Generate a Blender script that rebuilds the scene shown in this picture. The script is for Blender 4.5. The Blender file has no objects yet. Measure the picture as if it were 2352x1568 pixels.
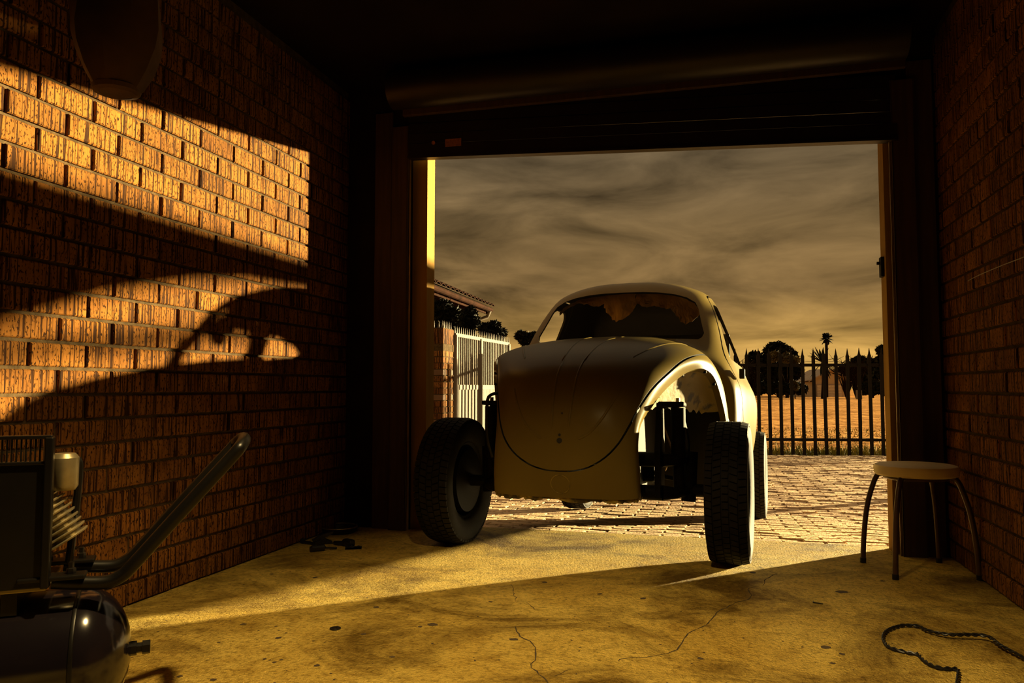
import bpy, bmesh, math, random
import numpy as np
from mathutils import Matrix, Vector, noise as mnoise
random.seed(7); rng = np.random.default_rng(7)
SC = bpy.context.scene; COL = SC.collection
R = math.radians; PI = math.pi

# ------------------------------------------------------------------ camera
CAM_H, FPX, CX, CY = 0.80, 1770.0, 1176.0, 784.0
YAW = R(15.0); PITCH = math.atan((889 - 784) / FPX)
cd = bpy.data.cameras.new('camera'); cam = bpy.data.objects.new('camera', cd); COL.objects.link(cam)
cd.sensor_width = 36.0; cd.lens = 36.0 * FPX / 2352.0; cd.clip_start = .02; cd.clip_end = 2000
cam.location = (0, 0, CAM_H); cam.rotation_euler = (R(90) + PITCH, 0, YAW); SC.camera = cam

# ------------------------------------------------------------------ world (overcast dusk sky)
W = bpy.data.worlds.new('dusk_sky'); SC.world = W; W.use_nodes = True
wt = W.node_tree; wt.nodes.clear()
def wn(t, **k):
    n = wt.nodes.new(t)
    for a, b in k.items(): setattr(n, a, b)
    return n
w_out = wn('ShaderNodeOutputWorld'); w_bg = wn('ShaderNodeBackground'); tc = wn('ShaderNodeTexCoord')
sep = wn('ShaderNodeSeparateXYZ'); wt.links.new(tc.outputs['Generated'], sep.inputs[0])
ramp = wn('ShaderNodeValToRGB'); wt.links.new(sep.outputs['Z'], ramp.inputs[0])
cr = ramp.color_ramp
cr.elements[0].position = 0.0; cr.elements[0].color = (.56, .32, .08, 1)
cr.elements[1].position = 1.0; cr.elements[1].color = (.48, .37, .22, 1)
for p, c in ((.05, (.43, .245, .060)), (.12, (.20, .118, .041)), (.20, (.138, .086, .034)), (.30, (.118, .082, .042)), (.55, (.27, .20, .115))):
    e = cr.elements.new(p); e.color = (*c, 1)
mp = wn('ShaderNodeMapping'); mp.inputs['Scale'].default_value = (2.2, 2.2, 9.0); wt.links.new(tc.outputs['Generated'], mp.inputs[0])
n1 = wn('ShaderNodeTexNoise'); n1.inputs['Scale'].default_value = 2.3; n1.inputs['Detail'].default_value = 9; n1.inputs['Roughness'].default_value = .55
n1.inputs['Distortion'].default_value = .5
wt.links.new(mp.outputs[0], n1.inputs['Vector'])
cl = wn('ShaderNodeMapRange'); cl.inputs['From Min'].default_value = .3; cl.inputs['From Max'].default_value = .72
cl.inputs['To Min'].default_value = .45; cl.inputs['To Max'].default_value = 1.9
wt.links.new(n1.outputs['Fac'], cl.inputs['Value'])
mul = wn('ShaderNodeVectorMath', operation='SCALE'); wt.links.new(ramp.outputs[0], mul.inputs[0]); wt.links.new(cl.outputs[0], mul.inputs['Scale'])
wt.links.new(mul.outputs[0], w_bg.inputs['Color']); w_bg.inputs['Strength'].default_value = 1.0
wt.links.new(w_bg.outputs[0], w_out.inputs[0])

# ------------------------------------------------------------------ low evening sun
SUN_H = np.array([-1.0, -0.98]); SUN_H = SUN_H / np.linalg.norm(SUN_H)     # horizontal travel of the light
SUN_TAN = 0.080
sl = bpy.data.lights.new('sun', 'SUN'); sun = bpy.data.objects.new('sun', sl); COL.objects.link(sun)
sl.energy = 33.0; sl.color = (1.0, .79, .38); sl.angle = R(0.9)
sun.rotation_euler = Vector((SUN_H[0], SUN_H[1], -SUN_TAN)).to_track_quat('-Z', 'Y').to_euler()
sun.location = (6, 8, 4)
vs = SC.view_settings; vs.view_transform = 'Standard'; vs.look = 'None'; vs.exposure = 0.0; vs.gamma = 1.0; vs.use_curve_mapping = False

# ------------------------------------------------------------------ helpers
CAMP = np.array([0, 0, CAM_H])
def ray(px, py):
    x = (px - CX) / FPX; y = (CY - py) / FPX
    f = math.cos(PITCH) - y * math.sin(PITCH); u = math.sin(PITCH) + y * math.cos(PITCH)
    return np.array([x * math.cos(YAW) - f * math.sin(YAW), x * math.sin(YAW) + f * math.cos(YAW), u])
def onz(px, py, z=0.0): d = ray(px, py); return CAMP + d * ((z - CAM_H) / d[2])
def onx(px, py, x): d = ray(px, py); return CAMP + d * (x / d[0])
def ony(px, py, y): d = ray(px, py); return CAMP + d * (y / d[1])
def at(px, py, D):                       # a point at ground distance D along the view axis
    d = ray(px, py); f = -d[0] * math.sin(YAW) + d[1] * math.cos(YAW); return CAMP + d * (D / f)

def tag(o, label=None, cat=None, group=None, kind=None):
    if label: o['label'] = label
    if cat: o['category'] = cat
    if group: o['group'] = group
    if kind: o['kind'] = kind
    return o
def empty(name, loc=(0, 0, 0), rz=0.0):
    o = bpy.data.objects.new(name, None); COL.objects.link(o); o.location = tuple(loc); o.rotation_euler = (0, 0, rz)
    o.empty_display_size = .1; return o

class MB:
    def __init__(s): s.v = []; s.f = []; s.m = []; s.mi = 0
    def add(s, vs_, fs_):
        b = len(s.v); s.v += [tuple(map(float, q)) for q in vs_]; s.f += [tuple(i + b for i in q) for q in fs_]; s.m += [s.mi] * len(fs_); return s
    def box(s, c, d, M=None):
        hx, hy, hz = d[0] / 2, d[1] / 2, d[2] / 2
        P = [(x, y, z) for x in (-hx, hx) for y in (-hy, hy) for z in (-hz, hz)]
        if M is not None: P = [tuple(M @ Vector(p)) for p in P]
        P = [(p[0] + c[0], p[1] + c[1], p[2] + c[2]) for p in P]
        return s.add(P, [(0, 1, 3, 2), (4, 6, 7, 5), (0, 4, 5, 1), (2, 3, 7, 6), (0, 2, 6, 4), (1, 5, 7, 3)])
    def bbox(s, c, d, bev=.005, M=None):
        bm = bmesh.new(); bmesh.ops.create_cube(bm, size=1.0)
        bmesh.ops.scale(bm, vec=d, verts=bm.verts)
        bmesh.ops.bevel(bm, geom=bm.edges[:], offset=min(bev, .45 * min(d)), segments=2, profile=.5, affect='EDGES')
        bm.verts.index_update(); P = [v.co.copy() for v in bm.verts]
        if M is not None: P = [M @ p for p in P]
        s.add([(p[0] + c[0], p[1] + c[1], p[2] + c[2]) for p in P], [tuple(v.index for v in f.verts) for f in bm.faces]); bm.free(); return s
    def frames(s, pts):
        pts = [Vector(p) for p in pts]; out = []; up = None
        for i, p in enumerate(pts):
            t = (pts[min(i + 1, len(pts) - 1)] - pts[max(i - 1, 0)]).normalized()
            if up is None:
                a = Vector((0, 0, 1)) if abs(t.z) < .9 else Vector((1, 0, 0)); up = (a - t * a.dot(t)).normalized()
            else:
                q = up - t * up.dot(t)
                up = q.normalized() if q.length > 1e-6 else up
            out.append((p, up, t.cross(up)))
        return out
    def tube(s, pts, r, seg=8, cap=True):
        rs = r if hasattr(r, '__len__') else [r] * len(pts)
        fr = s.frames(pts); V = []; Fc = []
        for (p, u, w), rr in zip(fr, rs):
            for k in range(seg):
                a = 2 * PI * k / seg; V.append(p + u * (rr * math.cos(a)) + w * (rr * math.sin(a)))
        n = len(pts)
        for i in range(n - 1):
            for k in range(seg):
                k2 = (k + 1) % seg; Fc.append((i * seg + k, i * seg + k2, (i + 1) * seg + k2, (i + 1) * seg + k))
        if cap: Fc.append(tuple(range(seg))[::-1]); Fc.append(tuple((n - 1) * seg + k for k in range(seg)))
        return s.add(V, Fc)
    def cyl(s, p0, p1, r, r2=None, seg=16): return s.tube([p0, p1], [r, r if r2 is None else r2], seg)
    def lathe(s, prof, seg=32, M=None, close=False):      # prof: (r, h) around local Z
        n = len(prof); V = []; Fc = []
        for r, h in prof:
            for k in range(seg):
                a = 2 * PI * k / seg; V.append(Vector((r * math.cos(a), r * math.sin(a), h)))
        if M is not None: V = [M @ q for q in V]
        for i in range(n - 1 + (1 if close else 0)):
            j = (i + 1) % n
            for k in range(seg):
                k2 = (k + 1) % seg; Fc.append((i * seg + k, i * seg + k2, j * seg + k2, j * seg + k))
        if not close:
            Fc.append(tuple(range(seg))[::-1]); Fc.append(tuple((n - 1) * seg + k for k in range(seg)))
        return s.add(V, Fc)
    def grid(s, P):                                       # P: array (a, b, 3)
        a, b = P.shape[:2]
        return s.add(P.reshape(-1, 3), [(i * b + j, i * b + j + 1, (i + 1) * b + j + 1, (i + 1) * b + j) for i in range(a - 1) for j in range(b - 1)])
    def prism(s, poly, h0, h1, axes='xz'):                # polygon in a plane, pushed along the third axis
        n = len(poly); f = {'xz': lambda p, h: (p[0], h, p[1]), 'yz': lambda p, h: (h, p[0], p[1]), 'xy': lambda p, h: (p[0], p[1], h)}[axes]
        return s.add([f(p, h0) for p in poly] + [f(p, h1) for p in poly],
                     [tuple(range(n))[::-1], tuple(range(n, 2 * n))] + [(i, (i + 1) % n, n + (i + 1) % n, n + i) for i in range(n)])
    def mesh(s, name, mats, smooth=False, angle=35):
        me = bpy.data.meshes.new(name); me.from_pydata(s.v, [], s.f)
        for m in (mats if isinstance(mats, (list, tuple)) else [mats]): me.materials.append(m)
        if any(s.m): me.polygons.foreach_set('material_index', s.m)
        bm = bmesh.new(); bm.from_mesh(me); bmesh.ops.recalc_face_normals(bm, faces=bm.faces); bm.to_mesh(me); bm.free()
        if smooth: me.shade_smooth(); me.set_sharp_from_angle(angle=R(angle))
        me.update(); return me
    def build(s, name, mats, parent=None, smooth=False, angle=35):
        return link(name, s.mesh(name, mats, smooth, angle), parent)
def link(name, me, parent=None):
    o = bpy.data.objects.new(name, me); COL.objects.link(o)
    if parent is not None: o.parent = parent
    return o

def catmull(P, n):                        # P (k, ...) control rows -> n samples between neighbours
    P = np.asarray(P, float); k = len(P); out = []
    Q = np.concatenate([[2 * P[0] - P[1]], P, [2 * P[-1] - P[-2]]])
    for i in range(k - 1):
        a, b, c, d = Q[i], Q[i + 1], Q[i + 2], Q[i + 3]
        for t in np.linspace(0, 1, n, endpoint=False):
            out.append(.5 * (2 * b + (c - a) * t + (2 * a - 5 * b + 4 * c - d) * t * t + (3 * b - a - 3 * c + d) * t ** 3))
    out.append(P[-1]); return np.array(out)

# ------------------------------------------------------------------ materials
def mat(name, c, rough=.6, metal=0.0, c2=None, scale=8.0, vec=None, bump=0.0, bscale=None, bdist=.004, spec=None, contrast=(.35, .65), coat=0.0, detail=5.0, rnd=0.0):
    m = bpy.data.materials.new(name); m.use_nodes = True; nt = m.node_tree; b = nt.nodes['Principled BSDF']
    b.inputs['Base Color'].default_value = (*c, 1); b.inputs['Roughness'].default_value = rough; b.inputs['Metallic'].default_value = metal
    if spec is not None: b.inputs['Specular IOR Level'].default_value = spec
    if coat: b.inputs['Coat Weight'].default_value = coat; b.inputs['Coat Roughness'].default_value = .15
    if c2 is None and not bump and not rnd: c2 = tuple(q * .8 for q in c)
    g = nt.nodes.new('ShaderNodeTexCoord'); src = g.outputs['Object']
    if vec:
        mpn = nt.nodes.new('ShaderNodeMapping'); mpn.inputs['Scale'].default_value = vec; nt.links.new(src, mpn.inputs[0]); src = mpn.outputs[0]
    if c2 is not None or rnd:
        n = nt.nodes.new('ShaderNodeTexNoise'); n.inputs['Scale'].default_value = scale; n.inputs['Detail'].default_value = detail; nt.links.new(src, n.inputs['Vector'])
        r = nt.nodes.new('ShaderNodeValToRGB'); r.color_ramp.elements[0].position, r.color_ramp.elements[1].position = contrast
        r.color_ramp.elements[0].color = (*(c2 or c), 1); r.color_ramp.elements[1].color = (*c, 1)
        nt.links.new(n.outputs['Fac'], r.inputs[0]); outc = r.outputs[0]
        if rnd:
            oi = nt.nodes.new('ShaderNodeObjectInfo'); hs = nt.nodes.new('ShaderNodeMapRange')
            hs.inputs['To Min'].default_value = 1 - rnd; hs.inputs['To Max'].default_value = 1 + rnd
            nt.links.new(oi.outputs['Random'], hs.inputs['Value'])
            sc = nt.nodes.new('ShaderNodeVectorMath'); sc.operation = 'SCALE'; nt.links.new(outc, sc.inputs[0]); nt.links.new(hs.outputs[0], sc.inputs['Scale']); outc = sc.outputs[0]
        nt.links.new(outc, b.inputs['Base Color'])
    if bump:
        n2 = nt.nodes.new('ShaderNodeTexNoise'); n2.inputs['Scale'].default_value = bscale or scale * 4; n2.inputs['Detail'].default_value = 4
        nt.links.new(src, n2.inputs['Vector']); bp = nt.nodes.new('ShaderNodeBump'); bp.inputs['Strength'].default_value = bump; bp.inputs['Distance'].default_value = bdist
        nt.links.new(n2.outputs['Fac'], bp.inputs['Height']); nt.links.new(bp.outputs[0], b.inputs['Normal'])
    return m

def concrete_mat():
    m = bpy.data.materials.new('stained_concrete'); m.use_nodes = True; nt = m.node_tree; b = nt.nodes['Principled BSDF']; L = nt.links
    g = nt.nodes.new('ShaderNodeNewGeometry'); pos = g.outputs['Position']
    def nz(scale, det=6, rough=.6, vec=None, dist=0.0):
        src = pos
        if vec:
            mm = nt.nodes.new('ShaderNodeMapping'); mm.inputs['Scale'].default_value = vec; L.new(pos, mm.inputs[0]); src = mm.outputs[0]
        n = nt.nodes.new('ShaderNodeTexNoise'); n.inputs['Scale'].default_value = scale; n.inputs['Detail'].default_value = det; n.inputs['Roughness'].default_value = rough
        n.inputs['Distortion'].default_value = dist
        L.new(src, n.inputs['Vector']); return n.outputs['Fac']
    def rp(f, a, ca, bb, cb):
        r = nt.nodes.new('ShaderNodeValToRGB'); r.color_ramp.elements[0].position = a; r.color_ramp.elements[1].position = bb
        r.color_ramp.elements[0].color = (*ca, 1); r.color_ramp.elements[1].color = (*cb, 1); L.new(f, r.inputs[0]); return r.outputs[0]
    def mx(a, bb, mode='MULTIPLY', fac=1.0):
        q = nt.nodes.new('ShaderNodeMixRGB'); q.blend_type = mode; q.inputs[0].default_value = fac; L.new(a, q.inputs[1]); L.new(bb, q.inputs[2]); return q.outputs[0]
    base = rp(nz(2.2, 8, .62, (1, 1, 1), .6), .34, (.74, .49, .095), .66, (.98, .72, .175))
    dark = rp(nz(1.35, 9, .7, (1, 1.3, 1), .8), .37, (.25, .21, .15), .53, (1, 1, 1))
    fine = rp(nz(55, 3, .6), .33, (.42, .38, .3), .5, (1, 1, 1))
    mid = rp(nz(11, 6, .7, None, .4), .34, (.55, .48, .38), .52, (1, 1, 1))
    c = mx(mx(mx(base, dark), mid, fac=.7), fine, fac=.7)
    L.new(c, b.inputs['Base Color']); b.inputs['Roughness'].default_value = .5; b.inputs['Specular IOR Level'].default_value = .07
    h1 = nz(85, 4, .7); bp = nt.nodes.new('ShaderNodeBump'); bp.inputs['Strength'].default_value = 1.0; bp.inputs['Distance'].default_value = .030; L.new(h1, bp.inputs['Height'])
    L.new(bp.outputs[0], b.inputs['Normal']); return m

def brick_mat(name, c_hi, c_lo, along):
    """face brick with dark vertical grooves and pits; grooves run up the wall, `along` is the wall's horizontal axis"""
    m = bpy.data.materials.new(name); m.use_nodes = True; nt = m.node_tree; b = nt.nodes['Principled BSDF']; L = nt.links
    g = nt.nodes.new('ShaderNodeNewGeometry'); oi0 = nt.nodes.new('ShaderNodeObjectInfo'); sh_ = nt.nodes.new('ShaderNodeMath'); sh_.operation = 'MULTIPLY'; sh_.inputs[1].default_value = 37.0; L.new(oi0.outputs['Random'], sh_.inputs[0])
    ad = nt.nodes.new('ShaderNodeVectorMath'); ad.operation = 'ADD'; L.new(g.outputs['Position'], ad.inputs[0]); L.new(sh_.outputs[0], ad.inputs[1]); pos = ad.outputs[0]
    def nz(scale, det, vec):
        mm = nt.nodes.new('ShaderNodeMapping'); mm.inputs['Scale'].default_value = vec; L.new(pos, mm.inputs[0])
        n = nt.nodes.new('ShaderNodeTexNoise'); n.inputs['Scale'].default_value = scale; n.inputs['Detail'].default_value = det; L.new(mm.outputs[0], n.inputs['Vector']); return n.outputs['Fac']
    def rp(f, a, bb):
        r = nt.nodes.new('ShaderNodeMapRange'); r.inputs['From Min'].default_value = a; r.inputs['From Max'].default_value = bb; r.clamp = True; L.new(f, r.inputs['Value']); return r.outputs[0]
    v = {'y': (.15, 1, .035), 'x': (1, .15, .035)}[along]
    groove = rp(nz(120, 3, v), .40, .50)
    pits = rp(nz(150, 3, (1, 1, .5)), .36, .44)
    tone = nz(9, 4, (1, 1, 1))
    mm = nt.nodes.new('ShaderNodeMath'); mm.operation = 'MULTIPLY'; L.new(groove, mm.inputs[0]); L.new(pits, mm.inputs[1])
    mixc = nt.nodes.new('ShaderNodeMixRGB'); mixc.inputs[1].default_value = (*c_lo, 1); mixc.inputs[2].default_value = (*c_hi, 1); L.new(rp(tone, .3, .7), mixc.inputs[0])
    oi = nt.nodes.new('ShaderNodeObjectInfo'); hs = nt.nodes.new('ShaderNodeMapRange'); hs.inputs['To Min'].default_value = .75; hs.inputs['To Max'].default_value = 1.2; L.new(oi.outputs['Random'], hs.inputs['Value'])
    sc = nt.nodes.new('ShaderNodeVectorMath'); sc.operation = 'SCALE'; L.new(mixc.outputs[0], sc.inputs[0]); L.new(hs.outputs[0], sc.inputs['Scale'])
    dk = nt.nodes.new('ShaderNodeMixRGB'); dk.inputs[1].default_value = (c_lo[0] * .16, c_lo[1] * .14, c_lo[2] * .14, 1); L.new(sc.outputs[0], dk.inputs[2]); L.new(mm.outputs[0], dk.inputs[0])
    L.new(dk.outputs[0], b.inputs['Base Color']); b.inputs['Roughness'].default_value = .85; b.inputs['Specular IOR Level'].default_value = .08
    bp = nt.nodes.new('ShaderNodeBump'); bp.inputs['Strength'].default_value = .7; bp.inputs['Distance'].default_value = .003; L.new(mm.outputs[0], bp.inputs['Height']); L.new(bp.outputs[0], b.inputs['Normal'])
    return m

M = {}
M['concrete'] = concrete_mat()
M['brick_l'] = brick_mat('grooved_face_brick', (.225, .090, .014), (.14, .052, .008), 'y')
M['brick_p'] = brick_mat('pillar_brick', (.20, .09, .025), (.12, .045, .012), 'x')
M['brick_d'] = mat('dark_pillar_brick', (.10, .05, .025), .8, rnd=.2)
M['mortar'] = mat('grey_mortar', (.075, .048, .022), .9, c2=(.04, .026, .012), scale=30, bump=.5, bscale=90, spec=.05)
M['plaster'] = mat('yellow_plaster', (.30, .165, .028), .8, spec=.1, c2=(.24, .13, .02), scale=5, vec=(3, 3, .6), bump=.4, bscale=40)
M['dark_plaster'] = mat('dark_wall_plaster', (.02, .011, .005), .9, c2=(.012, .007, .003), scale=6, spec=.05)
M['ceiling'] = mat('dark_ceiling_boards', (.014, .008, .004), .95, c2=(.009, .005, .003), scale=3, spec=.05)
M['timber'] = mat('dark_stained_timber', (.055, .022, .010), .7, c2=(.03, .012, .006), scale=4, vec=(12, 12, .7))
M['door_steel'] = mat('dark_painted_steel', (.018, .010, .006), .45, .3, c2=(.012, .007, .005), scale=6)
M['galv'] = mat('worn_guide_steel', (.35, .25, .13), .4, .6, c2=(.16, .1, .05), scale=9, vec=(4, 4, .6))
M['sticker'] = mat('faded_red_sticker', (.30, .10, .05), .6, c2=(.17, .06, .035), scale=90)
M['paint'] = mat('satin_yellow_primer', (.140, .101, .025), .30, c2=(.12, .086, .019), scale=3.5, contrast=(.3, .7), spec=.07)
M['paint_old'] = mat('flaking_yellow_paint', (.24, .17, .03), .6, c2=(.03, .02, .008), scale=14, contrast=(.40, .50), bump=.5, bscale=40)
M['inner'] = mat('bare_dark_interior', (.018, .013, .009), .8, c2=(.01, .008, .006), scale=6)
M['chassis'] = mat('black_chassis_paint', (.004, .003, .002), .6, c2=(.007, .005, .003), scale=20, spec=.06)
M['rubber'] = mat('black_tyre_rubber', (.009, .007, .005), .75, c2=(.005, .004, .003), scale=15, bump=.2, bscale=80, spec=.2)
M['rim'] = mat('pale_steel_rim', (.42, .34, .17), .4, .3, c2=(.25, .2, .1), scale=8)
M['gap'] = mat('black_rubber_seal', (.008, .006, .004), .7)
M['paper'] = mat('brown_masking_paper', (.36, .22, .075), .8, c2=(.20, .12, .04), scale=7)
M['blk'] = mat('black_enamel', (.004, .0035, .003), .35, c2=(.006, .005, .004), scale=10, spec=.3)
M['tank'] = mat('glossy_dark_tank_enamel', (.006, .0045, .007), .14, c2=(.008, .006, .008), scale=4, coat=.4)
M['alu'] = mat('cast_aluminium', (.42, .36, .22), .38, .75, c2=(.3, .25, .15), scale=25)
M['seat'] = mat('cream_stool_seat', (.92, .76, .48), .5, c2=(.82, .66, .38), scale=5)
M['leg'] = mat('brown_steel_leg', (.10, .055, .028), .35, .4, c2=(.06, .03, .018), scale=10)
M['cable'] = mat('black_cable_sheath', (.006, .005, .005), .4, c2=(.010, .009, .008), scale=30, spec=.35)
M['wire'] = mat('pale_thin_wire', (.40, .36, .32), .4, .3)
M['sack'] = mat('brown_canvas', (.09, .038, .012), .85, c2=(.04, .017, .007), scale=6, bump=.4, bscale=30)
M['crack'] = mat('dirt_filled_crack', (.035, .022, .010), .95, c2=(.06, .04, .02), scale=40)
M['spot'] = mat('dark_floor_spot', (.04, .025, .012), .8, c2=(.07, .045, .02), scale=60)
M['paver'] = mat('clay_paver', (.80, .58, .35), .75, c2=(.50, .33, .18), scale=7, bump=1.0, bscale=50, bdist=.02, rnd=.22, spec=.2)
M['paver2'] = mat('clay_paver_far', (.78, .55, .33), .75, c2=(.36, .22, .12), scale=5, bump=1.0, bscale=50, bdist=.02, spec=.2)
M['sand'] = mat('joint_sand', (.04, .026, .012), .95, c2=(.025, .016, .008), scale=30)
M['pale'] = mat('black_fence_steel', (.005, .003, .002), .7, c2=(.008, .005, .003), scale=6, spec=.15)
M['white'] = mat('white_gate_paint', (.17, .152, .135), .6, spec=.05, c2=(.165, .145, .125), scale=6)
M['grass'] = mat('dry_yellow_grass', (.26, .20, .035), .8, c2=(.10, .095, .02), scale=1.2, spec=.05)
M['field'] = mat('brown_stubble_field', (.66, .34, .12), .9, c2=(.30, .14, .05), scale=1.1, vec=(.6, 1.0, 1), bump=1.0, bscale=4, bdist=.25, contrast=(.32, .62), detail=8, spec=.0)
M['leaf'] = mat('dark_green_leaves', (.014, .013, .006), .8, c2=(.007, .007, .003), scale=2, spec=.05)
M['leaf_y'] = mat('yellow_and_sunlit_tone_leaves', (.12, .085, .018), .6, c2=(.03, .026, .008), scale=.6)  # sunlight on far foliage put into this colour; also a yellowish shrub
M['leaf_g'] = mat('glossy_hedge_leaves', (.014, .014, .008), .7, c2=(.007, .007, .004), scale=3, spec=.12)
M['bark'] = mat('dark_bark', (.012, .007, .004), .95, spec=.0)
M['tile'] = mat('red_brown_roof_tile', (.030, .012, .007), .9, c2=(.016, .007, .004), scale=5, spec=.02)
M['hwall'] = mat('tan_house_wall', (.62, .45, .26), .9, c2=(.52, .37, .2), scale=1, spec=.05)
M['nwall'] = mat('dim_neighbour_wall', (.10, .06, .028), .9, c2=(.08, .05, .022), scale=1, spec=.05)
M['hroof'] = mat('pale_sheet_roof', (.45, .34, .25), .8, spec=.05, c2=(.38, .28, .2), scale=1)
M['hdoor'] = mat('pale_panel_door', (.80, .62, .40), .8, spec=.05)
M['tool'] = mat('black_tool_plastic', (.012, .010, .009), .4)

# ------------------------------------------------------------------ garage shell
XL, XR, YF, YO, ZC, YB = -2.11, 1.05, 4.10, 4.24, 2.55, -3.0
JL, JR = -1.61, .805                       # plaster jambs of the door opening
EDGE = 4.28                               # slab front edge
floor = MB().box(((XL + XR) / 2, (YB + EDGE) / 2, -.06), (XR - XL + .3, EDGE - YB, .12)).build('floor', M['concrete']); tag(floor, kind='structure')
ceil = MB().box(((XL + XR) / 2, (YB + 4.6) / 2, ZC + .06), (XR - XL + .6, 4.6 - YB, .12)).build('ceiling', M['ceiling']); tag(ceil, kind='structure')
wall_left = MB().box((XL - .1, (YB + YF) / 2, ZC / 2), (.2, YF - YB, ZC)).build('wall_left', M['mortar']); tag(wall_left, kind='structure')
wall_right = MB().box((XR + .1, (YB + YF) / 2, ZC / 2), (.2, YF - YB, ZC)).build('wall_right', M['mortar']); tag(wall_right, kind='structure')
wall_back = MB().box(((XL + XR) / 2, YB - .1, ZC / 2), (XR - XL + .4, .2, ZC)).build('wall_back', M['dark_plaster']); tag(wall_back, kind='structure')
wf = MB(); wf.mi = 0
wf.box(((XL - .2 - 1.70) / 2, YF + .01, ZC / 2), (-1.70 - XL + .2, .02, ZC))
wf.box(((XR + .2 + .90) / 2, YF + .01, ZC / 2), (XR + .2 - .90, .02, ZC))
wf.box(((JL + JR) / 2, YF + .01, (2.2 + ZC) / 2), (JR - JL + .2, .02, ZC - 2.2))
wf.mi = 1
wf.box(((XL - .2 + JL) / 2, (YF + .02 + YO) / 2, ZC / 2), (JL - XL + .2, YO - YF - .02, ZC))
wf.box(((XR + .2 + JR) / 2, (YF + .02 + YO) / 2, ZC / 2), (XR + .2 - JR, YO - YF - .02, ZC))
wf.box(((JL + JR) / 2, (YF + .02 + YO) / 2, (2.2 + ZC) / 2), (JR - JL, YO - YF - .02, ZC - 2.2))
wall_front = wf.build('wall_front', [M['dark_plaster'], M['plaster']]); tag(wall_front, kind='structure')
# door surround inside the garage: boards beside the opening and the steel guide channels
t1 = MB().bbox((-1.865, YF - .012, 1.2), (.11, .024, 2.4), .003).build('trim_1', M['timber']); tag(t1, kind='structure')
t2 = MB().bbox((.97, YF - .012, 1.2), (.11, .024, 2.4), .003).build('trim_2', M['timber']); tag(t2, kind='structure')

def brick_mesh(name, L_, H_, D_, m, bev=.004, axis='x'):
    # front face chamfered, face looks along +local X, length along local Y
    v = [(0, -L_ / 2, -H_ / 2), (0, L_ / 2, -H_ / 2), (0, L_ / 2, H_ / 2), (0, -L_ / 2, H_ / 2)]
    w = [(D_ - bev, y, z) for _, y, z in v]; u = [(D_, math.copysign(abs(y) - bev, y), math.copysign(abs(z) - bev, z)) for _, y, z in v]
    q = MB(); q.add(v + w + u, [(8, 9, 10, 11)] + [(4 + i, 4 + (i + 1) % 4, 8 + (i + 1) % 4, 8 + i) for i in range(4)] + [(i, (i + 1) % 4, 4 + (i + 1) % 4, 4 + i) for i in range(4)])
    return q.mesh(name, m)
COURSE, BL, JT = .0862, .2295, .011
def brick_wall(parent, x, sgn, y0, y1, ysep, zsep, y_ref):
    full = brick_mesh('brick', BL - JT, COURSE - JT, .013, M['brick_l']); cache = {}
    st = MB(); cnt = 0
    for k in range(int(ZC / COURSE) + 1):
        zc = (k + .5) * COURSE
        if zc + COURSE / 2 > ZC: break
        off = y_ref + (BL / 2 if k % 2 else 0)
        n0 = math.floor((y0 - off) / BL); n1 = math.ceil((y1 - off) / BL)
        for n in range(n0, n1 + 1):
            a = off + n * BL + JT / 2; b = off + (n + 1) * BL - JT / 2
            a = max(a, y0); b = min(b, y1)
            if b - a < .02: continue
            prot = random.uniform(-.002, .0025)
            if b > ysep and zc < zsep:
                L_ = round(b - a, 3)
                me = full if abs(L_ - (BL - JT)) < .002 else cache.setdefault(L_, brick_mesh('brick', L_, COURSE - JT, .013, M['brick_l']))
                o = link('brick', me, parent); o.location = (x + sgn * (prot - .003), (a + b) / 2, zc)
                o.rotation_euler = (random.uniform(-.004, .004), 0, (0 if sgn > 0 else PI) + random.uniform(-.006, .006)); cnt += 1
            else:
                st.box((x + sgn * .005, (a + b) / 2, zc), (.014, b - a, COURSE - JT))
    o = st.build('brick_field', M['brick_l'], parent); o['kind'] = 'stuff'; return cnt
nb = brick_wall(wall_left, XL, 1, YB, YF, 1.72, 2.24, 1.952)
nb2 = brick_wall(wall_right, XR, -1, YB, YF, 2.95, 2.24, 2.0)

# cracks and spots of the concrete floor
def strip(pxs, w, z=.0006):
    P = [onz(*p) for p in pxs]; Q = []
    for a, b in zip(P[:-1], P[1:]):                       # jitter between the given corners
        n = max(2, int(np.linalg.norm(b - a) / .025))
        for t in np.linspace(0, 1, n, endpoint=False):
            Q.append(a + (b - a) * t + np.array([random.gauss(0, .003), random.gauss(0, .003), 0]))
    Q.append(P[-1]); q = MB(); V = []
    for i, p in enumerate(Q):
        t = Q[min(i + 1, len(Q) - 1)] - Q[max(i - 1, 0)]; nrm = np.array([-t[1], t[0], 0]); nrm /= max(np.linalg.norm(nrm), 1e-6)
        ww = w * random.uniform(.4, 1.3) * (.3 if i in (0, len(Q) - 1) else 1)
        V += [(*(p + nrm * ww)[:2], z), (*(p - nrm * ww)[:2], z)]
    q.add(V, [(2 * i, 2 * i + 1, 2 * i + 3, 2 * i + 2) for i in range(len(Q) - 1)]); return q
cracks = [([(1742, 1300), (1782, 1318), (1756, 1332), (1752, 1344), (1716, 1353), (1726, 1367), (1720, 1377), (1691, 1383), (1659, 1399), (1643, 1407), (1641, 1417), (1614, 1440), (1578, 1454), (1574, 1466), (1554, 1492), (1538, 1500), (1485, 1508), (1432, 1510), (1420, 1518)], .0022),
          ([(1174, 1343), (1187, 1381), (1210, 1383), (1229, 1400)], .0014), ([(1180, 1436), (1193, 1462), (1216, 1472), (1231, 1487), (1231, 1508), (1221, 1534), (1246, 1555), (1261, 1568), (1268, 1600)], .0022),
          ([(1261, 1553), (1285, 1548), (1306, 1537)], .001), ([(1746, 1296), (1780, 1300), (1800, 1305)], .0013)]
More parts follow.
